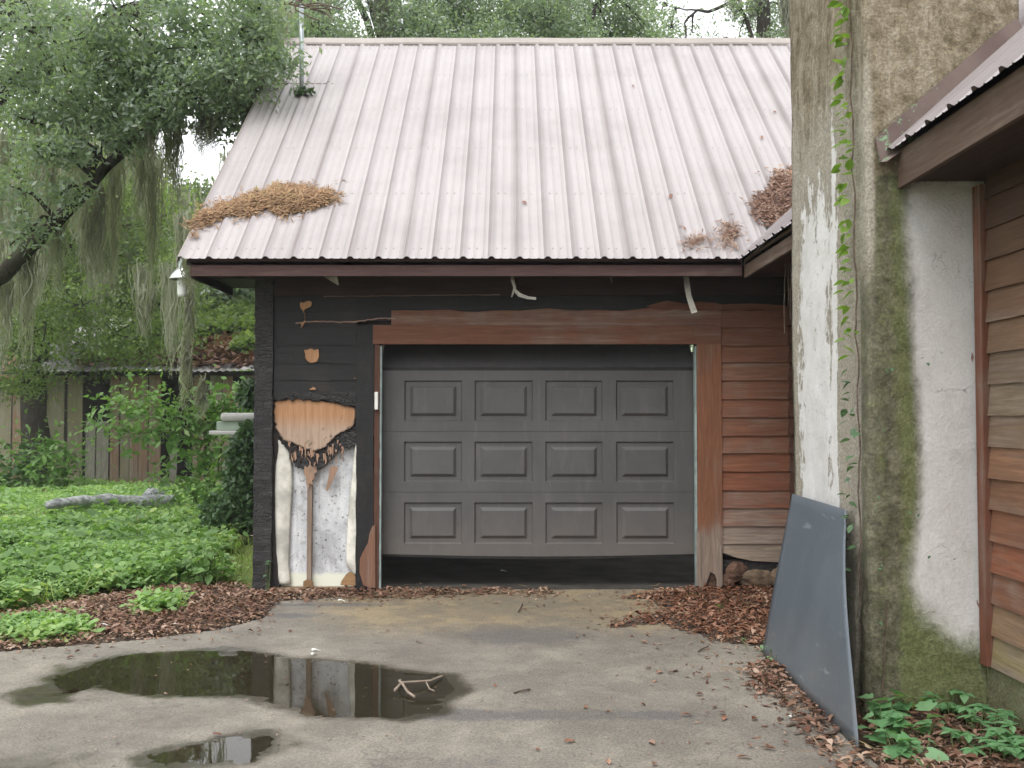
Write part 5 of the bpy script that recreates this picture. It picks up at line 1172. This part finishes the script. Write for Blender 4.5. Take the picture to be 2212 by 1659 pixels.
# leaning grey sheet
sh_pts = [(1.565, 6.14, .012), (1.535, 4.36, .012), (1.785, 5.21, .99), (1.78, 6.2, 1.0)]     # bottom far, bottom near, top near, top far (depths)
V = []; nu, nv = 24, 18
for j in range(nv+1):
    t = j/nv
    a = Vector(sh_pts[0]).lerp(Vector(sh_pts[3]), t); c = Vector(sh_pts[1]).lerp(Vector(sh_pts[2]), t)
    c.y += .10*math.sin(math.pi*t)*(t-.2)
    for i in range(nu+1):
        s_ = i/nu; p = a.lerp(c, s_); bow = -.010*math.sin(math.pi*t)*(1-.3*s_)+.006*math.sin(s_*4+t*2)*(t)*(1-t)*4; V.append((p.x+bow, CAMY+p.y, p.z))
F = [(j*(nu+1)+i, j*(nu+1)+i+1, (j+1)*(nu+1)+i+1, (j+1)*(nu+1)+i) for j in range(nv) for i in range(nu)]
o = put('leaning_sheet', mesh_np('leaning_sheet', np.array(V), np.array(F)), M['sheet']); s_ = o.modifiers.new('t', 'SOLIDIFY'); s_.thickness = .0035
tag(o, 'scratched blue-grey sheet panel leaning against the stucco chimney', 'panel')

# ------------------------------------------------------------------ leaf litter on the ground
def scatter_poly(polys, n, rng, z=0.0):
    out = []; areas = []
    for p in polys:
        A = np.array(p)[:, :2]; areas.append(.5*abs(np.dot(A[:, 0], np.roll(A[:, 1], 1))-np.dot(A[:, 1], np.roll(A[:, 0], 1))))
    for p, ar in zip(polys, areas):
        A = np.array(p); lo_, hi_ = A.min(0), A.max(0); m = int(n*ar/sum(areas)); q = np.zeros((0, 3))
        while len(q) < m:
            c = lo_+rng.random((m*2+50, 3))*(hi_-lo_); q = np.concatenate([q, c[in_poly(c, p)]])
        out.append(q[:m])
    return np.concatenate(out)
rng = np.random.default_rng(15)
def litter(name, polys, n, m, label, ln, soft=.25, hmax=.05, fall=.18, bedh=.02):
    q = scatter_poly(polys, n, rng)*np.array([1, 1, 0]); sdv = np.min([poly_sd(q, p) for p in polys], 0)
    keep = rng.random(len(q)) < sstep(.0, soft, -sdv)*.9+.10; q = q[keep]; sdv = sdv[keep]
    wob = (fbm(q, 1.8, 50)-.5)*.5+(fbm(q, 6, 52)-.5)*.25; kk = (-sdv+wob > .03); q = q[kk]; sdv = sdv[kk]
    q[:, 2] = .006+hmax*rng.random(len(q))*np.clip(-sdv/fall, .05, 1)*fbm(q, 2.5, 4)*1.1 + bedh*sstep(.08, .38, -sdv)*(.4+.6*fbm(q, 4, 7))
    sz = .28+1.35*rng.random(len(q))**2.2; V, F = leaf_quads(q, ln*sz, ln*sz*(.18+.42*rng.random(len(q))), .78, .25, 0, rng, None, .16)
    o = put(name, mesh_np(name, V, F), m); tag(o, label, None, None, 'stuff'); return o
R1 = gp([(-900, 1418), (-900, 1340), (0, 1318), (180, 1290), (330, 1268), (460, 1255), (550, 1262), (552, 1272), (815, 1268), (1200, 1274), (1225, 1284), (1180, 1292), (1000, 1291), (830, 1298), (700, 1304), (615, 1300), (590, 1318), (578, 1338), (520, 1356), (420, 1372), (300, 1388), (150, 1402), (0, 1412)])
R2 = gp([(1320, 1292), (1380, 1278), (1470, 1268), (1560, 1258), (1700, 1258), (1760, 1290), (1730, 1420), (1660, 1412), (1600, 1402), (1545, 1398), (1480, 1376), (1420, 1352), (1350, 1362), (1292, 1360), (1285, 1346), (1330, 1335), (1395, 1318), (1370, 1300)])
R3 = gp([(1552, 1452), (1600, 1430), (1650, 1408), (1740, 1430), (1860, 1600), (1880, 1720), (1730, 1720), (1740, 1640), (1690, 1560), (1640, 1520), (1575, 1478)])
R4 = gp([(1862, 1530), (2140, 1505), (2240, 1560), (2500, 1800), (1760, 1800), (1840, 1620)])
def dens(polys, per): return int(per*sum(.5*abs(sum(p[i-1][0]*p[i][1]-p[i][0]*p[i-1][1] for i in range(len(p)))) for p in polys))
litter('leaf_litter', [R1], dens([R1], 2500), M['litter'], 'brown leaf litter along the yard edge and garage threshold', .048, .2, .025)
litter('leaf_litter', [R2], dens([R2], 3300), M['redlitter'], 'red-brown leaf litter heaped at the foot of the right siding', .043, .3, .035)
litter('leaf_litter', [R3, R4], dens([R3, R4], 3300), M['litter'], 'dead leaves under the leaning sheet and chimney foot', .046, .2, .035, bedh=.05)
# dark soil bed under the right litter
def bed(name, poly, z, h, lab):
    A = np.array(poly); gx = np.arange(A[:, 0].min()-.1, A[:, 0].max()+.1, .05); gy = np.arange(A[:, 1].min()-.1, A[:, 1].max()+.1, .05); V, F = grid(gx, gy, lambda v: v[:, 2]); s = -poly_sd(V, poly)+(fbm(V, 3, 60)-.5)*.2
    V[:, 2] = np.where(s > .08, z+h*sstep(.08, .38, s)*(.4+.6*fbm(V*np.array([1, 1, 0]), 4, 7)), z-.03); k = (s[F] > .02).any(1); o = put(name, mesh_np(name, V, F[k], True), M['soil']); tag(o, lab, None, None, 'structure')
bed('soil_bed', R2, .002, .02, 'dark soil under the leaf litter by the right siding'); bed('soil_bed', R4, .002, .06, 'dark soil at the chimney foot'); bed('soil_bed', R1, -.01, .018, 'dark soil along the left driveway edge'); bed('soil_bed', R3, -.004, .012, 'soil strip beneath the leaning sheet')
q = scatter_poly([R1, R2, R3], 2600, rng)*np.array([1, 1, 0]); q[:, :2] += rng.normal(size=(len(q), 2))*np.array([.30, .22]); q = q[(q[:, 1] < -.03)]; q[:, 2] = .006
V, F = leaf_quads(q, .048*(.4+.9*rng.random(len(q))), .017*(.5+rng.random(len(q))), .86, .18, 0, rng, None, .16); o = put('leaf_litter', mesh_np('leaf_litter', V, F), M['litter']); tag(o, 'loose fringe of dead leaves thinning out onto the concrete', None, None, 'stuff')
# fallen twigs mixed into the litter
q = scatter_poly([R1, R2, R3, R4], 330, rng)*np.array([1, 1, 0]); q[:, 2] = .035; V, F = leaf_quads(q, .16*(.4+rng.random(len(q))), .007, .9, .3, 0, rng); o = put('litter_twigs', mesh_np('litter_twigs', V, F), M['straw']); tag(o, 'thin dry twigs mixed into the leaf litter', None, None, 'stuff')
# bits scattered thinly over the concrete (too many to count), plus the larger single leaves
DV = gp([(60, 1660), (250, 1400), (620, 1310), (1380, 1300), (1300, 1370), (1560, 1420), (1560, 1480), (1760, 1660), (1700, 1720), (0, 1720)])
q = scatter_poly([DV], 260, rng); q[:, 2] = .006; V, F = leaf_quads(q, .022*(.4+1.0*rng.random(len(q))), .009, .8, .2, 0, rng); o = put('leaf_crumbs', mesh_np('leaf_crumbs', V, F), M['litter']); tag(o, 'small leaf crumbs strewn over the driveway', None, None, 'stuff')
LEAF2 = lf.mesh('leaf'); LEAF2.materials.append(M['litter'])
for i, (x, y, lab) in enumerate([(838, 1365, 'dead leaf on the tan concrete above the puddle, nearest the left litter'), (1070, 1484, 'reddish dead leaf on the concrete just right of the puddle tip'), (1232, 1605, 'dark curled leaf on the bare concrete, front middle'), (1408, 1607, 'curled pale leaf on the front concrete, left of the sticks'), (1565, 1555, 'tan leaf lying in the open front of the litter point'), (1630, 1555, 'orange-brown leaf between the litter point and the farther stick'), (1245, 1377, 'dead leaf in the dark stain before the door'), (1390, 1390, 'dead leaf just below the red litter point'), (1130, 1318, 'dead leaf on the tan concrete close to the door'), (905, 1390, 'dead leaf on the tan concrete straight above the puddle'), (1545, 1530, 'small dead leaf left of the orange-brown one'), (1610, 1640, 'dead leaf at the front edge, left of the nearer stick'), (1660, 1620, 'dead leaf close to the nearer stick'), (1160, 1622, 'dead leaf at the front edge below the dark streak'), (1265, 1530, 'dead leaf in the dark streak on the front concrete'), (1425, 1455, 'dead leaf on the concrete between red litter and litter point'), (470, 1590, 'dead leaf on the damp concrete between the two puddles'), (1315, 1650, 'dead leaf at the very front edge, middle of the driveway'), (620, 1470, 'dead leaf floating in the long puddle'), (885, 1496, 'reddish leaf caught under the forked twig')]):
    p = G(x, y); o = put('fallen_leaf', LEAFME if i % 3 else LEAF2); o.matrix_basis = Matrix.Translation((p.x, p.y, .006)) @ Matrix.Rotation(rs.uniform(0, 6.28), 4, 'Z') @ Matrix.Rotation(rs.uniform(-.3, .3), 4, 'X') @ Matrix.Scale(rs.uniform(.6, 1.15), 4)
    tag(o, lab, 'leaf', 'single leaves on the driveway')
# twigs on the driveway
def stick(path, rad, m, label):
    b = MB(); b.tube(wobble([G(x, y)+Vector((0, 0, .008+h)) for x, y, h in path], .004, 3, 5), rad, 5); o = b.build('stick', m); tag(o, label, 'stick'); return o
tw_ = thing('forked_twig', tuple(G(870, 1490)), 'pale forked twig lying in the puddle', 'twig'); b = MB()
for pth, rad in (([(852, 1497, .01), (868, 1488, .03), (900, 1482, .02), (930, 1476, .01), (955, 1462, .0)], .007), ([(868, 1488, .03), (862, 1480, .02), (866, 1470, 0)], .006), ([(868, 1488, .03), (880, 1500, .01), (896, 1507, 0)], .007), ([(920, 1478, .01), (928, 1490, .0), (938, 1494, 0)], .004)):
    b.tube([G(x, y)+Vector((0, 0, .004+h)) for x, y, h in pth], rad, 6)
b.build('branches', M['paletwig'], tw_)
stick([(1700, 1571, 0), (1750, 1563, 0), (1790, 1558, .01)], .008, M['twig'], 'short dark stick beside the leaning sheet, farther one')
stick([(1743, 1605, 0), (1790, 1592, 0), (1812, 1582, .01)], .009, M['twig'], 'short dark stick beside the leaning sheet, nearer one')
stick([(1508, 1410, 0), (1530, 1400, .005)], .005, M['twig'], 'tiny twig on the concrete below the litter patch')
stick([(1110, 1500, 0), (1145, 1492, 0)], .005, M['twig'], 'thin dark twig on the concrete right of the puddle')
stick([(1120, 1324, 0), (1128, 1306, .0)], .006, M['twig'], 'small dark twig on the tan concrete before the door')
for i, (x, y, a, lab) in enumerate([(683, 1408, .4, 'white scrap on the concrete above the puddle'), (678, 1416, 1.2, 'lower white scrap beside the puddle edge'), (383, 1357, .1, 'white cigarette-like scrap in the left leaf litter'), (738, 1304, .0, 'white scrap at the edge of the threshold litter'), (1712, 1551, .8, 'crumpled white scrap under the leaning sheet'), (1088, 1239, .2, 'pale scrap on the garage floor'), (225, 1357, .2, 'pale flat scrap in the leaf litter at left')]):
    p = G(x, y); b = MB(); s = .028; n_ = 6; vs = []
    for k in range(n_): t = k/(n_-1); vs += [(-s+2*s*t, -.007, .004+.006*math.sin(t*4)), (-s+2*s*t, .007, .006+.008*math.sin(t*3+1))]
    b.add(vs, [(2*k, 2*k+2, 2*k+3, 2*k+1) for k in range(n_-1)]); o = b.build('paper_scrap', M['plastic']); o.matrix_basis = Matrix.Translation((p.x, p.y, .022 if y < 1360 else .008)) @ Matrix.Rotation(a, 4, 'Z'); so_ = o.modifiers.new('t', 'SOLIDIFY'); so_.thickness = .003; tag(o, lab, 'scrap')
p = G(2195, 1567); b = MB(); b.lathe([(.0, .07), (.018, .068), (.022, .05), (.02, .0)], (p.x, p.y, .03), 12); o = b.build('plastic_cap', M['blue']); tag(o, 'small blue plastic cap among the leaves at the house wall', 'cap')

# ------------------------------------------------------------------ ground cover in the yard
rng = np.random.default_rng(25)
GC_near = gp([(-500, 1380), (0, 1345), (200, 1300), (330, 1275), (450, 1262), (548, 1262), (549, 1150), (380, 1150), (0, 1160), (-500, 1200)])
GC_far = gp([(-500, 1205), (0, 1165), (380, 1155), (549, 1155), (549, 1060), (0, 1048), (-500, 1060)])
def cover(name, poly, n, size, m, label, hh, thr, sd):
    q = scatter_poly([poly], n, rng); nz = fbm(q, .9, sd); edge = -poly_sd(q, poly); k = nz+.25*sstep(0, .8, edge) > thr+.25*(1-sstep(0, .45, edge)); q = q[k]; nz = nz[k]
    pl = np.repeat(q, 6, 0)+np.concatenate([rng.normal(size=(len(q)*6, 2))*size*1.0, np.zeros((len(q)*6, 1))], 1); pl[:, 2] = .01+hh*rng.random(len(pl))*(.35+1.3*vnoise(pl, 1.7, sd+2))
    sz = size*(.35+1.5*vnoise(pl*np.array([1, 1, 0]), 1.4, sd+9))*(.6+.8*rng.random(len(pl))); V, F = leaf_quads(pl, sz, sz*(.35+.5*rng.random(len(pl))), .62, .1, .1, rng, None, .10); o = put(name, mesh_np(name, V, F), m); tag(o, label, None, None, 'stuff')
cover('ground_cover', GC_near, 13000, .056, M['weed'], 'low green weeds covering the near yard', .19, .58, 2)
cover('broad_weeds', GC_near, 520, .10, M['bush'], 'broad-leaved weeds scattered through the yard', .24, .60, 12)
cover('ground_cover', GC_far, 13000, .075, M['weed'], 'grass and weeds in the far yard before the shed', .16, .46, 6)
q = scatter_poly([GC_near, GC_far], 9000, rng)*np.array([1, 1, 0]); q = q[fbm(q, .8, 71) > .40]; q[:, 2] = .02; up_ = np.zeros_like(q)
V, F = leaf_quads(q, .20*(.5+rng.random(len(q))), .010, .0, .05, -1.3, rng); o = put('grass_blades', mesh_np('grass_blades', V, F), M['brightleaf']); tag(o, 'long thin grass blades among the yard weeds', None, None, 'stuff')
q = scatter_poly([GC_near, GC_far], 5200, rng)*np.array([1, 1, 0]); q = q[fbm(q, 1.1, 73) > .52]; q[:, 2] = .05+.1*rng.random(len(q)); V, F = leaf_quads(q, .075, .03, .8, .15, 0, rng); o = put('yard_leaves', mesh_np('yard_leaves', V, F), M['litter']); tag(o, 'dead leaves caught among the yard weeds', None, None, 'stuff')
PATCH = gp([(0, 1360), (60, 1345), (170, 1352), (190, 1372), (100, 1392), (0, 1385)]); PATCH2 = gp([(330, 1300), (420, 1285), (480, 1290), (400, 1318), (330, 1345), (270, 1348)])
cover('ground_cover', PATCH, 330, .05, M['weed'], 'weed patch in the leaf litter at the left edge', .10, .10, 3); cover('ground_cover', PATCH2, 260, .05, M['weed'], 'weed patch trailing into the litter left of the post', .10, .15, 4)

# ------------------------------------------------------------------ shrubs and weeds with leaves as parts
def leaf_shape(name, ln, wd, m, lobes=0, bend=.15):
    pr = [(0, .0), (.12, .45), (.32, .95), (.55, .88), (.8, .45), (1, 0)] if not lobes else [(0, .05), (.1, .7), (.25, 1.0), (.38, .62), (.55, .8), (.75, .32), (1, 0)]
    b = MB(); c = [(0, t*ln, -bend*ln*t*t) for t, q in pr]; l = [(-q*wd/2, t*ln, -bend*ln*t*t+abs(q)*wd*.10) for t, q in pr]; r_ = [(q*wd/2, t*ln, -bend*ln*t*t+abs(q)*wd*.10) for t, q in pr]; n = len(pr)
    b.add(c+l+r_, [f for i in range(n-1) for f in ((i, i+1, n+i+1, n+i), (i, 2*n+i, 2*n+i+1, i+1))]); me = b.mesh(name); me.materials.append(m); return me
def leaf_at(me, p, dirv, parent, sc=1.0, roll=0.0):
    d = Vector(dirv).normalized(); z = Vector((0, 0, 1)); x = d.cross(z)
    if x.length < .05: x = Vector((1, 0, 0))
    x.normalize(); z = x.cross(d); R = Matrix((x, d, z)).transposed().to_4x4()
    o = put('leaf', me, None, parent); o.matrix_basis = Matrix.Translation(p) @ R @ Matrix.Rotation(roll, 4, 'Y') @ Matrix.Scale(sc, 4); return o
def shrub(name, base, stems, nleaf, lme, label, rad, seed, group=None, stemr=.012, fol=0):
    r = random.Random(seed); t = thing(name, tuple(base), label, 'plant', group); b = MB()
    for st in stems:
        pth = wobble(st, .03, 4, seed); b.tube(pth, [stemr*(1-.75*i/(len(pth)-1)) for i in range(len(pth))], 6)
    b.build('stem', M['stem'], t)
    if fol:
        rg = np.random.default_rng(seed); allp = np.array([tuple(q) for st in stems for q in wobble(st, 0, 10)]); ps = allp[rg.integers(0, len(allp), fol)]+rg.normal(size=(fol, 3))*rad*1.2; ps = ps[ps[:, 2] > .05]
        V_, F_ = leaf_quads(ps, .12*(.6+.8*rg.random(len(ps))), .065, .5, .1, .3, rg); part('small_leaves', V_, F_, M['bush'], t, 'stuff')
    segs = [wobble(st, 0, 6) for st in stems]
    for i in range(nleaf):
        s = r.choice(segs); k = int((r.random()**.7)*(len(s)-1)); p = s[k]+Vector((r.gauss(0, rad), r.gauss(0, rad), r.gauss(0, rad*.7)))
        if p.z < .03: p.z = .03
        leaf_at(lme, p, (r.gauss(0, 1), r.gauss(0, 1), r.gauss(-.25, .4)), t, r.uniform(.6, 1.25), r.uniform(-.7, .7))
    return t
BL = leaf_shape('leaf', .21, .115, M['bush'], 0, .25); BL2 = leaf_shape('leaf', .13, .075, M['bush'], 0, .2)
bs = G(455, 1118); dB = bs.y-CAMY
def PB(x, y, d=0): return P(x, y, dB+d)
shrub('arching_shrub', bs, [[bs, PB(448, 1040), PB(436, 980), PB(405, 930, -.1), PB(350, 905, -.2), PB(290, 905, -.3), PB(210, 935, -.3)], [bs, PB(455, 1000), PB(440, 930), PB(420, 870), PB(400, 845)], [PB(436, 980), PB(380, 900), PB(310, 865), PB(280, 850)], [bs, PB(465, 1040), PB(480, 960, -.2), PB(500, 900), PB(545, 850)], [bs, PB(420, 1070), PB(370, 1040), PB(350, 1020)], [bs, PB(490, 1060, -.5), PB(520, 1020, -.5)],
      [PB(480, 960), PB(510, 880, .2), PB(545, 880)], [PB(405, 930), PB(340, 930), PB(250, 950)], [PB(350, 905), PB(250, 880), PB(190, 930)], [PB(440, 930), PB(470, 880), PB(490, 850)]], 300, BL, 'arching broad-leaved shrub in front of the shed, left of the post', .17, 3, None, .022, 1500)
bs2 = G(110, 1066); d3 = bs2.y-CAMY
shrub('leafy_shrub', bs2, [[bs2, P(110, 1000, d3), P(115, 940, d3)], [bs2, P(90, 1010, d3), P(80, 985, d3)], [bs2, P(140, 1010, d3), P(150, 1000, d3)], [bs2, P(125, 980, d3), P(135, 960, d3)]], 150, leaf_shape('leaf', .20, .11, M['bush'], 0, .25), 'small bright shrub at the foot of the oak trunk', .22, 4, fol=500)
bs3 = G(30, 1066); shrub('leafy_shrub', bs3, [[bs3, P(30, 1010, d3), P(40, 950, d3)], [bs3, P(5, 1010, d3), P(0, 970, d3)], [bs3, P(55, 1020, d3), P(60, 1000, d3)]], 130, leaf_shape('leaf', .20, .11, M['ivy'], 0, .25), 'dark leafy shrub at the left edge before the shed', .22, 5, fol=500)
bs4 = G(440, 1265); d4 = bs4.y-CAMY
shrub('tall_weed', bs4, [[bs4, P(440, 1220, d4), P(438, 1170, d4)], [bs4, P(455, 1215, d4), P(475, 1185, d4)], [bs4, P(425, 1215, d4), P(405, 1190, d4)], [P(440, 1220, d4), P(460, 1180, d4)]], 90, leaf_shape('leaf', .10, .06, M['bush'], 0, .2), 'tall pale weed standing in the ground cover left of the post', .07, 6)
# ivy mass against the cabinet, behind the post
iv = G(535, 1140); d5 = iv.y-CAMY
t = thing('ivy_mound', tuple(iv), 'dark ivy mass climbing the cabinet behind the charred post', 'ivy'); rng = np.random.default_rng(31)
ps = np.concatenate([ell(2600, P(530, 1030, 11.9), (.26, .22, .62), rng, .33), ell(1400, P(500, 1110, 11.8), (.4, .3, .3), rng, .4), ell(900, P(545, 930, 12.0), (.14, .18, .1), rng), ell(500, P(540, 850, 12.0), (.16, .18, .2), rng)]); ps = ps[ps[:, 2] > .02]
V, F = leaf_quads(ps, .075*(.6+.7*rng.random(len(ps))), .055, .35, .1, .4, rng); part('foliage', V, F, M['ivy'], t, 'stuff')
b = MB(); 
for x in (520, 535, 545): b.tube(wobble([iv, P(x, 1050, 11.9), P(x+3, 950, 12)], .03, 4, int(x)), .012, 5)
b.build('stem', M['twig'], t)
# long moss tail hanging by the lamp
ms = thing('moss_tail', tuple(P(405, 640, 9.6)), 'long thin tail of grey moss hanging below the eave lamp', 'moss'); rng = np.random.default_rng(6)
V, F = strands([tuple(P(414, 560, 9.6)), tuple(P(408, 640, 9.6)), tuple(P(402, 740, 9.6)), tuple(P(405, 770, 9.7)), tuple(P(438, 830, 9.7)), tuple(P(432, 835, 9.7))], [.75, .7, .75, .5, .35, .3], rng, 55, .022, .0045); part('strands', V, F, M['moss'], ms, 'stuff')
V, F = strands([tuple(P(412, 558, 8.2)), tuple(P(404, 560, 8.3))], [.28, .22], rng, 60, .03, .005); part('strands', V, F, M['moss'], ms, 'stuff')

# vine up the chimney corner
vn = thing('climbing_vine', (1.8, -3.3, 0), 'thin green vine climbing the corner groove of the chimney', 'vine'); r = random.Random(8)
b = MB(); pth = []
for i in range(60):
    z = .35+i*.068; pth.append((CHX0-.012+.006*math.sin(i), -3.275-.02*math.sin(z*1.3)+r.uniform(-.012, .012), z))
b.tube(pth, .0045, 5); b.build('stem', M['twig'], vn)
b = MB(); b.tube([(CHX0+.03+i*.003, CHY0-.03, .1+i*.05) for i in range(10)], .004, 5); b.build('stem', M['twig'], vn)
VL = leaf_shape('leaf', .060, .038, M['vine'], 0, .25); VL2 = leaf_shape('leaf', .046, .030, M['vinelow'], 0, .25)
z = .75
while z < 4.35:
    hi = z > 1.75
    for q in range(r.choice((2, 3, 3, 4)) if hi else r.choice((1, 2, 2, 3))):
        y = -3.275-.02*math.sin(z*1.3); side = r.choice((-1, 1, 1))
        p = Vector((CHX0-.03-r.random()*.025, y+side*r.uniform(.0, .075), z+r.uniform(-.025, .025)))
        leaf_at(VL if hi else VL2, p, (-.8+r.gauss(0, .4), side*.5+r.gauss(0, .5), r.gauss(-.15, .45)), vn, r.uniform(.75, 1.35), r.uniform(-.6, .6))
    z += r.uniform(.045, .075) if hi else r.uniform(.05, .08)
for i in range(26):
    leaf_at(VL2, Vector((CHX0+r.uniform(.02, .5)*r.random(), CHY0-.03, r.uniform(.3, 1.9))), (r.gauss(0, .6), -.8, r.gauss(0, .5)), vn, r.uniform(.35, .7), r.uniform(-.6, .6))
for i in range(22):
    leaf_at(VL2, Vector((CHX0-.05, r.uniform(-3.3, -3.0), r.uniform(.1, .75))), (-.8, r.gauss(0, .5), r.gauss(0, .5)), vn, r.uniform(.6, 1.2), r.uniform(-.6, .6))

# creeper patches at the chimney foot
def ground_plant(name, pts, label, lme, n, rad, seed, hh, five=False):
    r = random.Random(seed); c = sum(pts, Vector())/len(pts); t = thing(name, tuple(c), label, 'plant'); b = MB()
    for i in range(n):
        p0 = r.choice(pts); p = p0+Vector((r.gauss(0, rad), r.gauss(0, rad), hh*(.3+.7*r.random())))
        if p.x > 2.36: p.x = 2.36-r.random()*.1
        if p.y > CHY0-.05 and p.x > 1.8: p.y = CHY0-.06-.05*r.random()
        b.tube([(p0.x*.3+p.x*.7, p0.y*.3+p.y*.7, .01), tuple(p-Vector((0, 0, .005)))], .0025, 4, False)
        a0 = r.random()*6.28
        if five:
            for k in range(5): a = a0+(k-2)*.95; leaf_at(lme, p, (math.cos(a), math.sin(a), r.gauss(-.1, .15)), t, r.uniform(.7, 1.15)*(1 if k in (1, 2, 3) else .75))
        else: leaf_at(lme, p, (math.cos(a0), math.sin(a0), r.gauss(-.12, .25)), t, r.uniform(.55, 1.2), r.uniform(-.4, .4))
    b.build('stem', M['stem'], t)['kind'] = 'stuff'; return t
A = [G(x, y, .0) for x, y in [(1915, 1560), (1950, 1555), (1905, 1580), (1960, 1600), (1940, 1620), (1990, 1590), (1975, 1640), (1920, 1600), (2000, 1615), (1960, 1655)]]
ground_plant('creeper_plant', A, 'broad ivy-like leaves at the chimney foot, next to the leaning sheet', leaf_shape('leaf', .10, .11, M['cornerweed'], 1, .15), 62, .05, 3, .12)
A = [G(x, y, .0) for x, y in [(2040, 1555), (2070, 1570), (2090, 1590), (2120, 1600), (2060, 1610), (2150, 1590), (2170, 1620), (2110, 1630), (2190, 1640), (2140, 1650), (2205, 1660), (2075, 1640)]]
ground_plant('creeper_plant', A, 'five-leaflet creeper patch in the corner at the house wall', leaf_shape('leaf', .072, .038, M['cornerweed'], 0, .15), 58, .05, 4, .13, True)
ground_plant('small_weed', [G(1655, 1412), G(1675, 1428), G(1690, 1440)], 'small green weed at the lower left corner of the leaning sheet', leaf_shape('leaf', .05, .028, M['cornerweed'], 0, .15), 26, .04, 5, .10)
ground_plant('small_weed', [G(1592, 1272), G(1600, 1270)], 'little green weed at the foot of the right door trim', leaf_shape('leaf', .06, .022, M['vine'], 0, .15), 16, .03, 6, .10)
ground_plant('small_weed', [G(1496, 1290)], 'tiny weed in the red litter before the door', leaf_shape('leaf', .045, .02, M['vine'], 0, .15), 9, .03, 7, .06)
ground_plant('small_weed', [G(1555, 1318), G(1560, 1322)], 'tiny weed in the middle of the red litter', leaf_shape('leaf', .04, .02, M['vine'], 0, .15), 7, .02, 8, .06)
ground_plant('post_sprout', [Vector((XP1-.02, -.06, .05))], 'tiny ivy sprout on the burnt paper at the post foot', leaf_shape('leaf', .045, .04, M['vinelow'], 1, .15), 7, .02, 9, .22)

# ------------------------------------------------------------------ humid air round the whole place
bpy.context.view_layer.update()
ztop = max((o.matrix_world @ Vector(c)).z for o in COL.objects if o.type == 'MESH' for c in (o.bound_box[1], o.bound_box[6]))
hz = MB().box(-168, 168, -128, 228, -1.2, ztop+.6).build('haze', None); tag(hz, 'thin humid haze filling the yard', None, None, 'stuff')
hm = bpy.data.materials.new('humid_air'); hm.use_nodes = True; hn = hm.node_tree; hn.nodes.clear()
ho = hn.nodes.new('ShaderNodeOutputMaterial'); hv = hn.nodes.new('ShaderNodeVolumePrincipled'); hv.inputs['Color'].default_value = (.95, .97, 1, 1); hv.inputs['Density'].default_value = HAZE; hv.inputs['Anisotropy'].default_value = .2
hn.links.new(hv.outputs[0], ho.inputs['Volume']); hz.data.materials.append(hm)
